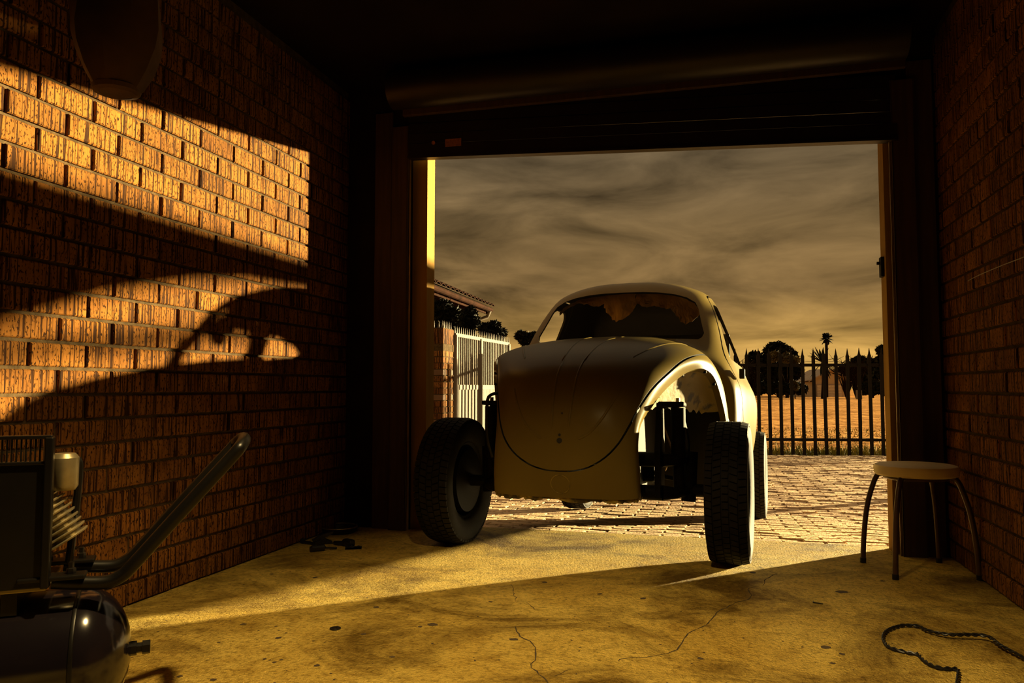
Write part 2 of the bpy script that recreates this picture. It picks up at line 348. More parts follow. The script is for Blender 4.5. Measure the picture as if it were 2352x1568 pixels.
for pts, w in cracks: strip(pts, w).build('crack', M['crack'], floor)
def blob(p, rx, ry, z=.0008, n=11, rot=0.0):
    V = [(p[0], p[1], z)]
    for k in range(n):
        a = 2 * PI * k / n; r = random.uniform(.7, 1.15); x, y = rx * r * math.cos(a), ry * r * math.sin(a)
        V.append((p[0] + x * math.cos(rot) - y * math.sin(rot), p[1] + x * math.sin(rot) + y * math.cos(rot), z))
    return MB().add(V, [(0, 1 + k, 1 + (k + 1) % n) for k in range(n)])
spots = [(639, 1465, 9), (728, 1528, 9), (607, 1513, 6), (630, 1521, 6), (646, 1515, 6), (835, 1456, 8), (864, 1394, 9), (993, 1434, 15), (965, 1439, 7), (1180, 1468, 12), (559, 1433, 8), (503, 1475, 5), (489, 1561, 9), (413, 1553, 8),
         (901, 1508, 8), (1127, 1382, 6), (1250, 1337, 9), (1378, 1364, 8), (624, 1318, 6), (724, 1326, 8), (1932, 1359, 15), (1896, 1486, 14), (1608, 1512, 9), (1477, 1374, 10), (1912, 1523, 8), (1934, 1502, 9), (1517, 1480, 4), (1617, 1498, 4), (1843, 1486, 4), (2027, 1334, 6), (1728, 1315, 10)]
for x, y, r in spots:
    p = onz(x, y); D = math.hypot(p[0], p[1]); blob(p, r / FPX * D * .9, r / FPX * D * .75, rot=random.uniform(0, 6)).build('floor_spot', M['spot'], floor)
fl = MB()
for k in range(420):
    p = (random.uniform(-2.0, .98), random.uniform(1.6, 4.25)); r = random.uniform(.0015, .006); q = blob(p, r, r * .7, .0007, 6, random.uniform(0, 6)); fl.add(q.v, q.f)
o = fl.build('floor_speck', M['spot'], floor); o['kind'] = 'stuff'

# ------------------------------------------------------------------ roller door, rolled up
gd = empty('roller_garage_door', ((JL + JR) / 2, YF - .06, 2.0)); tag(gd, 'dark steel roller garage door rolled up above the opening', 'garage door')
ox, oy, oz = gd.location
hl = ony(958, 366, YF - .035); hr = ony(2040, 326, YF - .035)
x0, x1 = -1.70, .86
zb = lambda x: hl[2] + (hr[2] - hl[2]) * (x - hl[0]) / (hr[0] - hl[0])
def sloped(z_lo, z_hi, yc, th, m, name, sag=0.0):
    q = MB(); V = []
    for x in np.linspace(x0, x1, 9):
        s = sag * math.sin((x - x0) / (x1 - x0) * PI)
        for y in (yc - th / 2, yc + th / 2):
            for z in (zb(x) + z_lo - s, zb(x) + z_hi): V.append((x - ox, y - oy, z - oz))
    Fc = []
    for i in range(8):
        a, b = 4 * i, 4 * i + 4
        Fc += [(a, b, b + 1, a + 1), (a + 2, a + 3, b + 3, b + 2), (a, a + 2, b + 2, b), (a + 1, b + 1, b + 3, a + 3)]
    Fc += [(0, 1, 3, 2), (32, 34, 35, 33)]
    return q.add(V, Fc).build(name, m, gd)
yd = YF - .04
sloped(.0, .012, yd, .055, M['door_steel'], 'bottom_seal')
sloped(.012, .085, yd, .030, M['door_steel'], 'bottom_rail')
for k in range(4): sloped(.088 + k * .062, .146 + k * .062, yd + (.004 if k % 2 else -.002), .014, M['door_steel'], 'slat')
zr = 2.42
MB().tube([(x0 - ox, 3.82 - oy, zr - oz), (x1 - ox, 3.82 - oy, zr - oz)], .105, 24).build('rolled_curtain', M['door_steel'], gd, True)
MB().bbox((0, 3.93 - oy, 2.335 - oz), (x1 - x0, .03, .05), .004).build('guide_lintel', M['timber'], gd)
pst = ony(1041, 327, yd - .017); MB().bbox((pst[0] - ox, yd - .0165 - oy, pst[2] - oz), (.096, .003, .044), .001).build('sticker', M['sticker'], gd)['label'] = 'faded red label on the door rail'
pst = ony(996, 328, yd - .017); MB().cyl((pst[0] - ox, yd - .022 - oy, pst[2] - oz), (pst[0] - ox, yd - .012 - oy, pst[2] - oz), .011).build('bolt_head', M['sticker'], gd)
def guide(x, s, name):
    q = MB(); zt = 2.30
    q.box((x, YF - .048, zt / 2), (.10, .006, zt)); q.box((x + s * .05, YF - .026, zt / 2), (.005, .05, zt)); q.box((x - s * .05, YF - .026, zt / 2), (.005, .05, zt))
    g = q.build(name, M['timber']); tag(g, kind='structure')
    MB().box((x + s * .058, YF - .03, zt / 2), (.008, .012, zt)).build('guide_edge', M['galv'], g)
guide(-1.755, 1, 'trim_3'); guide(.885, -1, 'trim_4')
latch = empty('door_latch', (JR - .0, YF + .08, 1.40)); tag(latch, 'small dark steel latch on the right door jamb', 'latch')
MB().bbox((-.008, 0, 0), (.016, .05, .10), .003).build('latch_plate', M['pale'], latch); MB().cyl((-.03, 0, .02), (0, 0, .02), .008).build('latch_bolt', M['pale'], latch)

# ------------------------------------------------------------------ outside ground
GP = np.array([[4.28, -.004], [4.6, -.03], [5.2, -.10], [5.8, -.155], [6.4, -.19], [7.2, -.21], [9, -.225], [11.5, -.235], [14, -.25], [30, -.28], [120, -.26], [400, -.26]])
def gz(y): return float(np.interp(y, GP[:, 0], GP[:, 1]))
FA, FD = at(1195, 900, 12.27)[:2], at(2150, 900, 11.8)[:2]                      # palisade fence line
fdir = (FD - FA) / np.linalg.norm(FD - FA)
def fence_y(x): return FA[1] + (x - FA[0]) * fdir[1] / fdir[0]
ys = np.array([4.28, 4.6, 4.9, 5.2, 5.5, 5.8, 6.1, 6.4, 6.8, 7.2, 8, 9, 10, 11, 12, 13, 14])
P = np.array([[(x, y, gz(y) - .035) for x in (-3.95, 9.0)] for y in ys])
paving = MB().grid(P).build('paving', M['sand']); tag(paving, kind='structure')
pv = MB(); PL, PW, PJ = .210, .106, .010
def paver_mesh():
    q = MB(); a, b, h = (PL - PJ) / 2, (PW - PJ) / 2, .04; e = .006
    v = [(-a, -b, -h), (a, -b, -h), (a, b, -h), (-a, b, -h), (-a, -b, -e), (a, -b, -e), (a, b, -e), (-a, b, -e), (-a + e, -b + e, 0), (a - e, -b + e, 0), (a - e, b - e, 0), (-a + e, b - e, 0)]
    q.add(v, [(8, 9, 10, 11)] + [(4 + i, 4 + (i + 1) % 4, 8 + (i + 1) % 4, 8 + i) for i in range(4)] + [(i, (i + 1) % 4, 4 + (i + 1) % 4, 4 + i) for i in range(4)]); return q
pm = paver_mesh(); pme = pm.mesh('paver', M['paver']); PVv = np.array(pm.v)
cells = []
row = 0; y = EDGE + PW / 2 + .004
while y < 14.5:
    for n in range(-20, 44):
        x = n * PL + (PL / 2 if row % 2 else 0)
        if x < -3.85 or x > 8.8 or y > fence_y(x) + .02 - .05: continue
        cells.append((x, y))
    y += PW; row += 1
def vis(c):
    x, y = c
    return -.40 * y < x < .215 * y
near = sorted([c for c in cells if vis(c)], key=lambda c: math.hypot(*c))[:300]; nearset = set(near)
for c in cells:
    x, y = c; h = gz(y) + random.uniform(-.004, .004); sl_ = (gz(y + .05) - gz(y - .05)) / .1
    rx, ry, rz = math.atan(sl_) + random.gauss(0, .014), random.gauss(0, .014), random.gauss(0, .008)
    if c in nearset:
        o = link('paver', pme, paving); o.location = (x, y, h); o.rotation_euler = (rx, ry, rz)
    else:
        RM = np.array(Matrix.Rotation(rz, 3, 'Z') @ Matrix.Rotation(ry, 3, 'Y') @ Matrix.Rotation(rx, 3, 'X'))
        if y > 6.5: h += random.uniform(-.004, .006)
        pv.add(PVv @ RM.T + np.array([x, y, h]), pm.f)
o = pv.build('paver_field', M['paver2'], paving); o['kind'] = 'stuff'
# ground behind
ysf = [11.0, 12, 14, 18, 25, 40, 70, 120, 400]
fd_ = MB().grid(np.array([[(x, y, gz(y) - .045) for x in (-260, -60, -20, -4, 2, 8, 20, 60, 260)] for y in ysf])).build('field', M['field']); tag(fd_, kind='structure')
side = MB().grid(np.array([[(x, yy, -.30) for x in (-60, -3.95)] for yy in (4.3, 11.2)])).build('side_ground', M['field']); tag(side, kind='structure')
side2 = MB().grid(np.array([[(x, yy, -.30) for x in (8.9, 60)] for yy in (4.3, 11.2)])).build('verge_ground', M['field']); tag(side2, kind='structure')
gr = MB()
for k in range(9000):
    u = random.random()
    x = random.uniform(-4, 8); off = random.gauss(.55, .45) if k < 6000 else random.uniform(.5, 9)
    x = max(x, -3.1); y = fence_y(x) + abs(off) * 1.0 + .13; z = gz(y) - .05; h = random.uniform(.04, .14) * (1.3 if k < 6000 else .8); a = random.uniform(0, PI); w = random.uniform(.006, .016)
    lx, ly = random.gauss(0, .05), random.gauss(0, .05)
    gr.add([(x - w * math.cos(a), y - w * math.sin(a), z), (x + w * math.cos(a), y + w * math.sin(a), z), (x + lx, y + ly, z + h)], [(0, 1, 2)])
go = gr.build('verge_grass', M['grass']); tag(go, 'short dry yellow green grass along the foot of the palisade fence', 'grass', kind='stuff')

# ------------------------------------------------------------------ palisade fence
FN = np.array([-fdir[1], fdir[0]])
fr = empty('palisade_fence', (FA[0], FA[1], gz(FA[1]) - .02), math.atan2(fdir[1], fdir[0])); tag(fr, 'black steel palisade fence with pointed pales between paving and field', 'fence')
FL = float(np.linalg.norm(FD - FA)); zt = 1.66
q = MB(); w = .050
poly = [(-w / 2, 0), (w / 2, 0), (w / 2, zt - .12), (w * .28, zt - .09), (0, zt), (-w * .28, zt - .09), (-w / 2, zt - .12)]
q.prism(poly, -.012, .006); pale_me = q.mesh('pale', M['pale'])
sp = .1685; n = int(FL / sp)
for k in range(n + 1):
    o = link('pale', pale_me, fr); o.location = (k * sp, 0, random.uniform(-.006, .006)); o.rotation_euler = (random.gauss(0, .004), random.gauss(0, .004), 0)
for z in (.25, 1.40): MB().box((FL / 2, .022, z), (FL + .1, .03, .045)).build('rail', M['pale'], fr)
for k in (0, .25, .5, 1.0): MB().box((k * FL, .07, .8), (.07, .06, 1.66)).build('post', M['pale'], fr)

# ------------------------------------------------------------------ carport frame added unseen outside, its board shaped to shade the left wall
cpx = 2.25; kk = cpx + 2.1; rr_ = kk * math.hypot(1, .98) * SUN_TAN                 # where the wall's shade comes from, seen back along the sun
cpt = empty('occluder_frame', (cpx, 7.0, gz(7.0)), 0); tag(cpt, 'dark timber carport frame added out of view beyond the right door jamb to shade the left wall', 'occluder')
g0 = gz(7.0); yw = lambda yv: yv + .98 * kk - 7.0
prof = [(1.30, .86), (1.889, .993), (2.25, 1.122), (2.69, 1.226), (3.1, 1.285), (3.9, 1.32), (3.9, 1.468), (1.30, 1.485)]
MB().prism([(yw(a), b + rr_ - g0) for a, b in prof], -.03, .03, 'yz').build('shade_board', M['timber'], cpt)
for yy in (yw(1.25), yw(4.1)): MB().bbox((0, yy, .95), (.10, .10, 1.95), .005).build('post', M['timber'], cpt)
for yy in (yw(1.25), yw(4.1)): MB().bbox((1.5, yy, 1.86), (3.0, .08, .08), .005).build('rafter', M['timber'], cpt)
for yy in (yw(1.25), yw(4.1)): MB().bbox((3.0, yy, .95), (.10, .10, 1.95), .005).build('post', M['timber'], cpt)

# ------------------------------------------------------------------ white gate, brick pillar, wall behind
gA = at(1044, 880, 11.0)[:2]; gB = at(1168, 880, 13.4)[:2]; gdv = (gB - gA); GL = float(np.linalg.norm(gdv)); ga = math.atan2(gdv[1], gdv[0])
gate = empty('slatted_gate', (gA[0], gA[1], -.22), ga); tag(gate, 'white steel gate with spiked vertical bars over a ribbed lower panel', 'gate')
zt = 1.55 + .22; zm = .8 + .22
for k, (z, h) in enumerate(((zt, .05), (zm, .07), (.08, .05))): MB().box((GL / 2, 0, z), (GL, .04, h)).build('rail', M['white'], gate)
nbk = int(GL / .082); bar = MB().box((0, 0, (zm + zt) / 2), (.020, .020, zt - zm)).mesh('bar', M['white'])
spk = MB().add([(-.014, -.008, 0), (.014, -.008, 0), (.014, .008, 0), (-.014, .008, 0), (.012, 0, .11)], [(0, 1, 4), (1, 2, 4), (2, 3, 4), (3, 0, 4), (3, 2, 1, 0)]).mesh('spike', M['white'])
rib = MB().box((0, 0, (zm + .1) / 2), (.05, .016, zm - .1)).mesh('rib', M['white'])
for k in range(nbk + 1):
    x = k * GL / nbk; link('bar', bar, gate).location = (x, 0, 0); link('spike', spk, gate).location = (x, 0, zt + .02)
for k in range(int(GL / .06)): link('rib', rib, gate).location = (.03 + k * .06, 0, 0)
for x in (.02, GL * .42, GL - .03): MB().box((x, -.012, zt / 2), (.05, .05, zt)).build('stile', M['white'], gate)
# pillar: courses of two-tone bricks
pA = at(986, 880, 10.6)[:2]; pr = empty('brick_pillar', (gA[0] - .20, gA[1] - .24, -.24), 0); tag(pr, 'two tone brick gate pillar with a soldier course on top', 'pillar')
PWX, PWY, PH = .40, .44, 1.86
MB().box((0, 0, PH / 2), (PWX - .02, PWY - .02, PH)).build('core', M['mortar'], pr)
bk = {}
def pbrick(dx, dy, dz, m):
    key = (round(dx, 3), round(dy, 3), round(dz, 3), m.name)
    if key not in bk: bk[key] = MB().bbox((0, 0, 0), (dx, dy, dz), .003).mesh('brick', m)
    return bk[key]
for k in range(int((PH - .24) / .086)):
    z = .04 + k * .086; mm = M['brick_p'] if (k // 1) % 2 else (M['brick_d'] if k % 4 else M['brick_p'])
    for s in (-1, 1):
        for t in (-1, 1):
            o = link('brick', pbrick(PWX / 2 - .012, .10, .074, mm), pr); o.location = (t * PWX / 4, s * (PWY / 2 - .05), z)
        o = link('brick', pbrick(.10, PWY - .215, .074, M['brick_p']), pr); o.location = (s * (PWX / 2 - .05), 0, z)
for t in range(5):
    for s in (-1, 1):
        o = link('brick', pbrick(.07, .10, .21, M['brick_p']), pr); o.location = ((t - 2) * .08, s * (PWY / 2 - .05), PH - .115)
        o = link('brick', pbrick(.10, .07, .21, M['brick_p']), pr); o.location = (s * (PWX / 2 - .05), (t - 2) * .084 * .6, PH - .115)
for k in range(6): o = link('spike', spk, pr); o.location = ((k - 2.5) * .07, -PWY / 2 + .05, PH - .005)
for k in range(6): o = link('spike', spk, pr); o.location = (PWX / 2 - .05, (k - 2.5) * .07 + .02, PH - .005)
gwx = gA[0] - .44
gw = MB().box((gwx - 2.2, gA[1] - .24, .58), (4.4, .22, 1.7)).build('garden_wall', M['brick_p']); tag(gw, 'low brick boundary wall running away from the gate pillar', 'wall')

# ------------------------------------------------------------------ foliage
def leaves(mb, c, rad, n, size, fill=.55):
    for k in range(n):
        d = np.array([random.gauss(0, 1) for _ in range(3)]); d /= np.linalg.norm(d); r = random.uniform(fill, 1) ** .7
        p = np.array(c) + d * r * np.array(rad)
        a = Vector((random.gauss(0, 1), random.gauss(0, 1), random.gauss(0, .7))).normalized(); b = a.cross(Vector((random.gauss(0, 1), random.gauss(0, 1), random.gauss(0, 1)))).normalized()
        s = size * random.uniform(.6, 1.3); a = np.array(a) * s; b = np.array(b) * s * .42
        mb.add([p - a, p + b, p + a, p - b], [(0, 1, 2, 3)])
def tree(name, label, cat, base, H_, lumps, m, leaf, n, group=None, trunk=.1):
    t = empty(name, base); tag(t, label, cat, group)
    q = MB(); w = MB()
    w.tube([(0, 0, -.1), (.02 * H_, 0, H_ * .3), (0, .01 * H_, H_ * .62)], [trunk, trunk * .75, trunk * .35], 8)
    for (c, r) in lumps:
        leaves(q, c, r, n, leaf); w.tube([(0, 0, H_ * .25), (c[0] * .5, c[1] * .5, (H_ * .3 + c[2]) / 2), tuple(c)], [trunk * .5, trunk * .3, trunk * .1], 6)
    q.build('crown', m, t); w.build('trunk', M['bark'], t); return t
def lump_px(base, D, items):     # items: (px, py, radius px)
    out = []
    for px, py, r in items:
        p = at(px, py, D); s = r * D / FPX; out.append(((p[0] - base[0], p[1] - base[1] + random.uniform(-.5, .5) * s, p[2] - base[2]), (s, s, s * .9)))
    return out
def far_tree(name, label, cat, px, D, items, m, leaf, n, **k):
    b = at(px, 905, D); b = np.array([b[0], b[1], gz(b[1]) - .05]); top = max((889 - (py - r)) * D / FPX for _, py, r in items)
    return tree(name, label, cat, b, max(top, .8), lump_px(b, D, items), m, leaf, n, **k)
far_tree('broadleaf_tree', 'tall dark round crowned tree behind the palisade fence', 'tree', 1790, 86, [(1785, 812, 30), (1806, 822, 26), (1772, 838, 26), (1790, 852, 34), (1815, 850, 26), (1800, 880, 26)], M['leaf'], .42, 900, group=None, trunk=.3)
far_tree('sunlit_tone_foliage', 'foliage coloured yellow as if sunlit in front of the dark round tree', 'tree', 1808, 80, [(1780, 818, 12), (1808, 822, 13), (1824, 828, 10)], M['leaf_y'], .3, 420, trunk=.2)  # sunlit part of the tree clump, its light put into the leaf colour
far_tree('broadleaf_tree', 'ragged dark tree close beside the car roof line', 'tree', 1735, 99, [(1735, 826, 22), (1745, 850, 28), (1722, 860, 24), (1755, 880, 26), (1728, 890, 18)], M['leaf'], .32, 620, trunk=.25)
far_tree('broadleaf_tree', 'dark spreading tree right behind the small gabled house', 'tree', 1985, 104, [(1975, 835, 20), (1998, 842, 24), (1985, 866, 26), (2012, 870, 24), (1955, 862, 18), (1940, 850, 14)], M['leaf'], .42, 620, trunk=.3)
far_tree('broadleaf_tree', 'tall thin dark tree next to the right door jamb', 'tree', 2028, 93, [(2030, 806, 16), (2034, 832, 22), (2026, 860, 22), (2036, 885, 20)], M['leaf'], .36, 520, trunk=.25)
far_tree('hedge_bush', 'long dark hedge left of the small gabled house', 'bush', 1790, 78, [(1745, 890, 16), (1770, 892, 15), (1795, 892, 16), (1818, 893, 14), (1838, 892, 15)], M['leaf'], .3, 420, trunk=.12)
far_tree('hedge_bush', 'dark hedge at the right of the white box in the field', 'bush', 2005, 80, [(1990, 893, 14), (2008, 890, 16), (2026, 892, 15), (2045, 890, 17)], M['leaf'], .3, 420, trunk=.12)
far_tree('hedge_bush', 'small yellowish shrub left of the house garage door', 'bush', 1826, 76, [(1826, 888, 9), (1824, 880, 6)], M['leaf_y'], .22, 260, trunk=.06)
def bare_shrub(px, D, h, label):
    b = at(px, 905, D); t = empty('bare_shrub', (b[0], b[1], gz(b[1]) - .05)); tag(t, label, 'shrub', 'bare shrubs beyond the fence'); q = MB()
    for k in range(34):
        a = random.uniform(0, 2 * PI); l = h * random.uniform(.6, 1.0); s = random.uniform(.1, .4)
        p1 = (math.cos(a) * s * l * .4, math.sin(a) * s * l * .4, l * .5); p2 = (math.cos(a) * s * l, math.sin(a) * s * l, l)
        q.tube([(0, 0, 0), p1, p2], [.035, .028, .012], 4)
        for j in range(3):
            f = random.uniform(.4, .9); c = [p1[i] + (p2[i] - p1[i]) * f for i in range(3)]
            q.tube([c, (c[0] + random.gauss(0, .5), c[1] + random.gauss(0, .5), c[2] + random.uniform(.2, .7))], [.03, .01], 4)
    q.build('twigs', M['bark'], t)
bare_shrub(1726, 72, 3.9, 'leafless twiggy shrub beyond the fence beside the car door')
bare_shrub(1945, 66, 3.7, 'leafless twiggy shrub in front of the small gabled house')
bare_shrub(1966, 76, 4.0, 'leafless twiggy shrub behind the small white box')
def palm(px, py, D, nf, fl_, label, name, wide=.14, droop=.55, trunk=.16):
    b = at(px, 905, D); b[2] = gz(b[1]) - .05; t = empty(name, b); tag(t, label, 'palm tree'); top = at(px, py, D) - b
    MB().tube([(0, 0, 0), (.1, 0, top[2] * .5), tuple(top)], [trunk * 1.3, trunk, trunk * .9], 8).build('trunk', M['bark'], t)
    for k in range(nf):
        a = 2 * PI * k / nf + random.uniform(-.2, .2); e = random.uniform(-.9, 1.3); q = MB(); pts = []
        for u in np.linspace(0, 1, 5): pts.append((top[0] + math.cos(a) * math.cos(e) * fl_ * u, top[1] + math.sin(a) * math.cos(e) * fl_ * u, top[2] + fl_ * (math.sin(e) * u - droop * u * u * .6)))
        V = []
        for i, p in enumerate(pts):
            ww = wide * fl_ * (.25, .8, 1.0, .8, .1)[i]; V += [(p[0] - math.sin(a) * ww, p[1] + math.cos(a) * ww, p[2]), (p[0], p[1], p[2] + ww * .35), (p[0] + math.sin(a) * ww, p[1] - math.cos(a) * ww, p[2])]
        Fc = []
        for i in range(4): Fc += [(3 * i, 3 * i + 1, 3 * i + 4, 3 * i + 3), (3 * i + 1, 3 * i + 2, 3 * i + 5, 3 * i + 4)]
        q.add(V, Fc).build('frond', M['leaf'], t)
palm(1898, 778, 84, 30, .80, 'tall fan palm rising above the small gabled house', 'fan_palm', .30, .15)
palm(1888, 832, 74, 26, 1.9, 'low spreading palm with long spiky fronds before the house', 'spiky_palm', .06, .2, .09)
# bushes over the boundary wall on the left
def near_bush(px, D, items, label, leaf, n, name='leafy_bush', ytop=0):
    b = at(px, 905, D); b = np.array([b[0], b[1], gz(b[1]) - .05]); return tree(name, label, 'bush', b, 1.6, lump_px(b, D, items), M['leaf_g'], leaf, n, trunk=.05)
near_bush(1012, 12.6, [(998, 712, 24), (1022, 708, 22), (1042, 722, 20), (1008, 738, 24), (1034, 748, 22), (1015, 765, 26)], 'dark glossy bush under the tiled eave', .05, 520)
near_bush(1075, 13.4, [(1066, 730, 18), (1078, 718, 15), (1088, 738, 16), (1070, 752, 22), (1075, 790, 30), (1070, 840, 34)], 'dark upright bush beside the white downpipe', .06, 420)
near_bush(1136, 15.2, [(1116, 756, 15), (1134, 748, 12), (1150, 766, 14), (1138, 774, 18), (1130, 810, 28), (1130, 850, 30)], 'dark bush rising above the gate spikes', .07, 420)
near_bush(1215, 17.0, [(1195, 770, 12), (1215, 778, 15), (1228, 772, 10), (1205, 782, 12)], 'dark bush between the gate and the car pillar', .07, 420)

# ------------------------------------------------------------------ neighbour's tiled roof
hA = onx(988, 655, -5.0) if False else at(960, 643, 13.0); hB = at(1122, 713, 17.6); hd = (hB - hA); hang = math.atan2(hd[1], hd[0]); HL = math.hypot(hd[0], hd[1])
nh = empty('tiled_roof_house', (hA[0], hA[1], -.28), hang); tag(nh, 'neighbouring house with a red brown tiled roof, eave gutter and white downpipe', 'house')
ez = hA[2] + .28; tw = .28
MB().box((HL / 2 - 1.0, 2.3, ez / 2 - .1), (HL + 1.6, 3.2, ez - .2)).build('wall', M['nwall'], nh)
MB().box((HL / 2 - 1.0, .02, ez - .07), (HL + 2, .03, .16)).build('fascia', M['tile'], nh)
MB().tube([(-1.6, -.06, ez - .05), (HL, -.06, ez - .05)], .055, 10).build('gutter', M['tile'], nh, True)
tl = MB(); seg = 6
V = [(.0, 0, 0)]
tp = [(-tw / 2 + tw * i / seg, .05 * math.sin(PI * i / seg)) for i in range(seg + 1)]
def tile_mesh():
    q = MB(); V = []
    for u in (0, .36):
        for x, h in tp: V.append((x, u * math.cos(R(24)), h + u * math.sin(R(24)) + (.02 if u == 0 else 0)))
    for x, h in tp: V.append((x, 0, h - .0))
    n = seg + 1
    return q.add(V, [(i, i + 1, n + i + 1, n + i) for i in range(seg)] + [(i, 2 * n + i, 2 * n + i + 1, i + 1) for i in range(seg)]).mesh('roof_tile', M['tile'])
tme = tile_mesh(); roof = MB().add([(-1.8, -.12, ez - .01), (HL + .06, -.12, ez - .01), (HL + .06, 3.9, ez + 1.75), (-1.8, 3.9, ez + 1.75), (-1.8, 3.9, ez + 1.65), (HL + .06, 3.9, ez + 1.65)], [(0, 1, 2, 3), (0, 3, 4), (1, 5, 2), (0, 4, 5, 1)]).build('roof', M['tile'], nh)
for r_ in range(3):
    for k in range(int((HL + 1.8) / tw)):
        o = link('roof_tile', tme, roof); o.location = (HL - .1 - k * tw, -.14 + r_ * .33, ez + .01 + r_ * .147)
MB().tube([(HL - .12, -.06, ez - .08), (HL - .12, .0, ez - .22), (HL - .4, .35, ez - .38), (HL - .4, .35, .2)], .045, 10).build('downpipe', M['white'], nh, True)
for k in range(7): MB().box((HL - .3 - k * .7, .3, ez - .06), (.05, .7, .10)).build('rafter_end', M['tile'], nh)

# ------------------------------------------------------------------ far house, box, post
def far_house():
    D = 92.; b = at(1908, 908, D); t = empty('gabled_house', (b[0], b[1], gz(b[1]) - .05), YAW); tag(t, 'small far gabled house with a pale panelled garage door', 'house'); s = D / FPX
    wv = 84 * s; hh = 40 * s; ap = 64 * s; dp = 6.0
    MB().prism([(-wv / 2, 0), (wv / 2, 0), (wv / 2, hh), (0, ap - .15), (-wv / 2, hh)], 0, dp).build('wall', M['hwall'], t)
    for sg in (-1, 1):
        q = MB(); q.prism([(0, ap), (sg * (wv / 2 + .5), hh - .15), (sg * (wv / 2 + .5), hh - .32), (0, ap - .2)], -.4, dp + .4); q.build('roof_slope', M['hroof'], t)
    MB().box((-wv * .04, -.03, 29 * s / 2), (59 * s, .08, 29 * s)).build('door_frame', M['hroof'], t)
    for k in range(4): MB().box((-wv * .04, -.08, (3 + k * 6.7) * s), (56 * s, .08, 5.9 * s)).build('door_panel', M['hdoor'], t)
    MB().box((wv * .41, -.03, 22 * s), (8 * s, .08, 11 * s)).build('window', M['inner'], t)
    q = MB(); q.box((-wv / 2 - .9, 2.0, hh * .42), (1.8, 4, hh * .84)); q.build('side_wing', M['hwall'], t)
    q = MB(); q.prism([(-wv / 2 + .1, hh * 1.0), (-wv / 2 - 2.1, hh * .82), (-wv / 2 - 2.1, hh * .78), (-wv / 2 + .1, hh * .95)], -.2, 4.2); q.build('wing_roof', M['hroof'], t)
far_house()
b = at(1973, 908, 72.); t = empty('utility_box', (b[0], b[1], gz(b[1]) - .05), YAW); tag(t, 'small white box standing at the far edge of the field', 'box')
MB().bbox((0, 0, .42), (.42, .4, .84), .02).build('body', M['white'], t); MB().box((0, -.205, .55), (.28, .02, .3)).build('vent_panel', M['hwall'], t)
b = at(1843, 908, 72.); t = MB().tube([(0, 0, 0), (0, 0, 1.2)], [.06, .05], 8).build('field_post', M['hwall']); t.location = (b[0], b[1], gz(b[1]) - .05); tag(t, 'thin pale post standing at the far edge of the field', 'post')

# ------------------------------------------------------------------ the car
CAR_X, CAR_Y, HEAD = -.645, 3.75, R(5.0)
RT, TW, TRACK, WB = .322, .185, .69, 2.40
hx, hy = math.sin(HEAD), math.cos(HEAD)
gr_ = gz(CAR_Y + WB * hy); CPITCH = math.asin((0 - gr_) / WB)
car = empty('car_shell', (CAR_X, CAR_Y, 0)); tag(car, 'stripped yellow primer coated vintage car shell without front fenders or windscreen', 'car')
car.rotation_euler = (Matrix.Rotation(-HEAD, 3, 'Z') @ Matrix.Rotation(-CPITCH, 3, 'X')).to_euler()

front = [  # centre (Y, z) | flange end (x, Y, z) | roundness
    ((-.400, .270), (.338, -.330, .290), 3.4), ((-.432, .36), (.335, -.345, .40), 3.4), ((-.448, .45), (.330, -.350, .51), 3.2), ((-.445, .56), (.336, -.315, .60), 2.9),
    ((-.415, .685), (.365, -.23, .675), 2.7), ((-.34, .815), (.405, -.135, .755), 2.55), ((-.22, .905), (.45, -.03, .82), 2.55), ((-.07, .975), (.505, .07, .872), 2.6),
    ((.10, 1.03), (.555, .16, .89), 2.65), ((.26, 1.066), (.595, .26, .86), 2.7), ((.38, 1.088), (.62, .35, .77), 2.8), ((.47, 1.103), (.64, .43, .64), 2.9),
    ((.53, 1.112), (.652, .49, .45), 3.1), ((.58, 1.12), (.655, .545, .30), 3.3)]
NJ = 9; rows = []
for (yc, zc), (xe, ye, ze), nn in front:
    r_ = []
    for j in range(NJ):
        th = PI / 2 * j / (NJ - 1); sx = math.sin(th) ** (2 / nn); g = 1 - max(math.cos(th), 0) ** (2 / nn)
        r_.append((xe * sx, yc + (ye - yc) * g, zc + (ze - zc) * g))
    rows.append(r_)
def sec(ys_, pts): rows.append([(x, y, z) for y, (x, z) in zip(ys_, pts)])
sec([.64, .645, .65, .66, .66, .64, .62, .62, .62], [(0, 1.14), (.2, 1.13), (.39, 1.10), (.50, 1.06), (.585, .99), (.64, .91), (.68, .79), (.685, .55), (.66, .30)])
sec([.77, .775, .80, .83, .84, .82, .80, .79, .79], [(0, 1.29), (.21, 1.285), (.40, 1.26), (.53, 1.20), (.605, 1.08), (.665, .94), (.71, .80), (.71, .55), (.665, .30)])
sec([.91, .92, .95, .99, 1.0, .98, .97, .97, .97], [(0, 1.455), (.2, 1.45), (.38, 1.425), (.495, 1.365), (.585, 1.2), (.67, .955), (.725, .80), (.72, .55), (.67, .30)])
sec([1.06] * 2 + [1.09, 1.12] + [1.13] * 5, [(0, 1.53), (.19, 1.522), (.36, 1.49), (.485, 1.42), (.58, 1.23), (.675, .965), (.735, .80), (.725, .55), (.67, .30)])
sec([1.35] * 9, [(0, 1.57), (.19, 1.56), (.365, 1.525), (.49, 1.45), (.58, 1.25), (.68, .975), (.74, .80), (.73, .55), (.67, .30)])
sec([1.65] * 9, [(0, 1.555), (.19, 1.545), (.355, 1.51), (.475, 1.43), (.565, 1.24), (.665, .975), (.735, .80), (.72, .55), (.665, .30)])
sec([1.95] * 9, [(0, 1.485), (.18, 1.475), (.335, 1.44), (.44, 1.36), (.52, 1.2), (.595, .98), (.64, .82), (.63, .58), (.60, .34)])
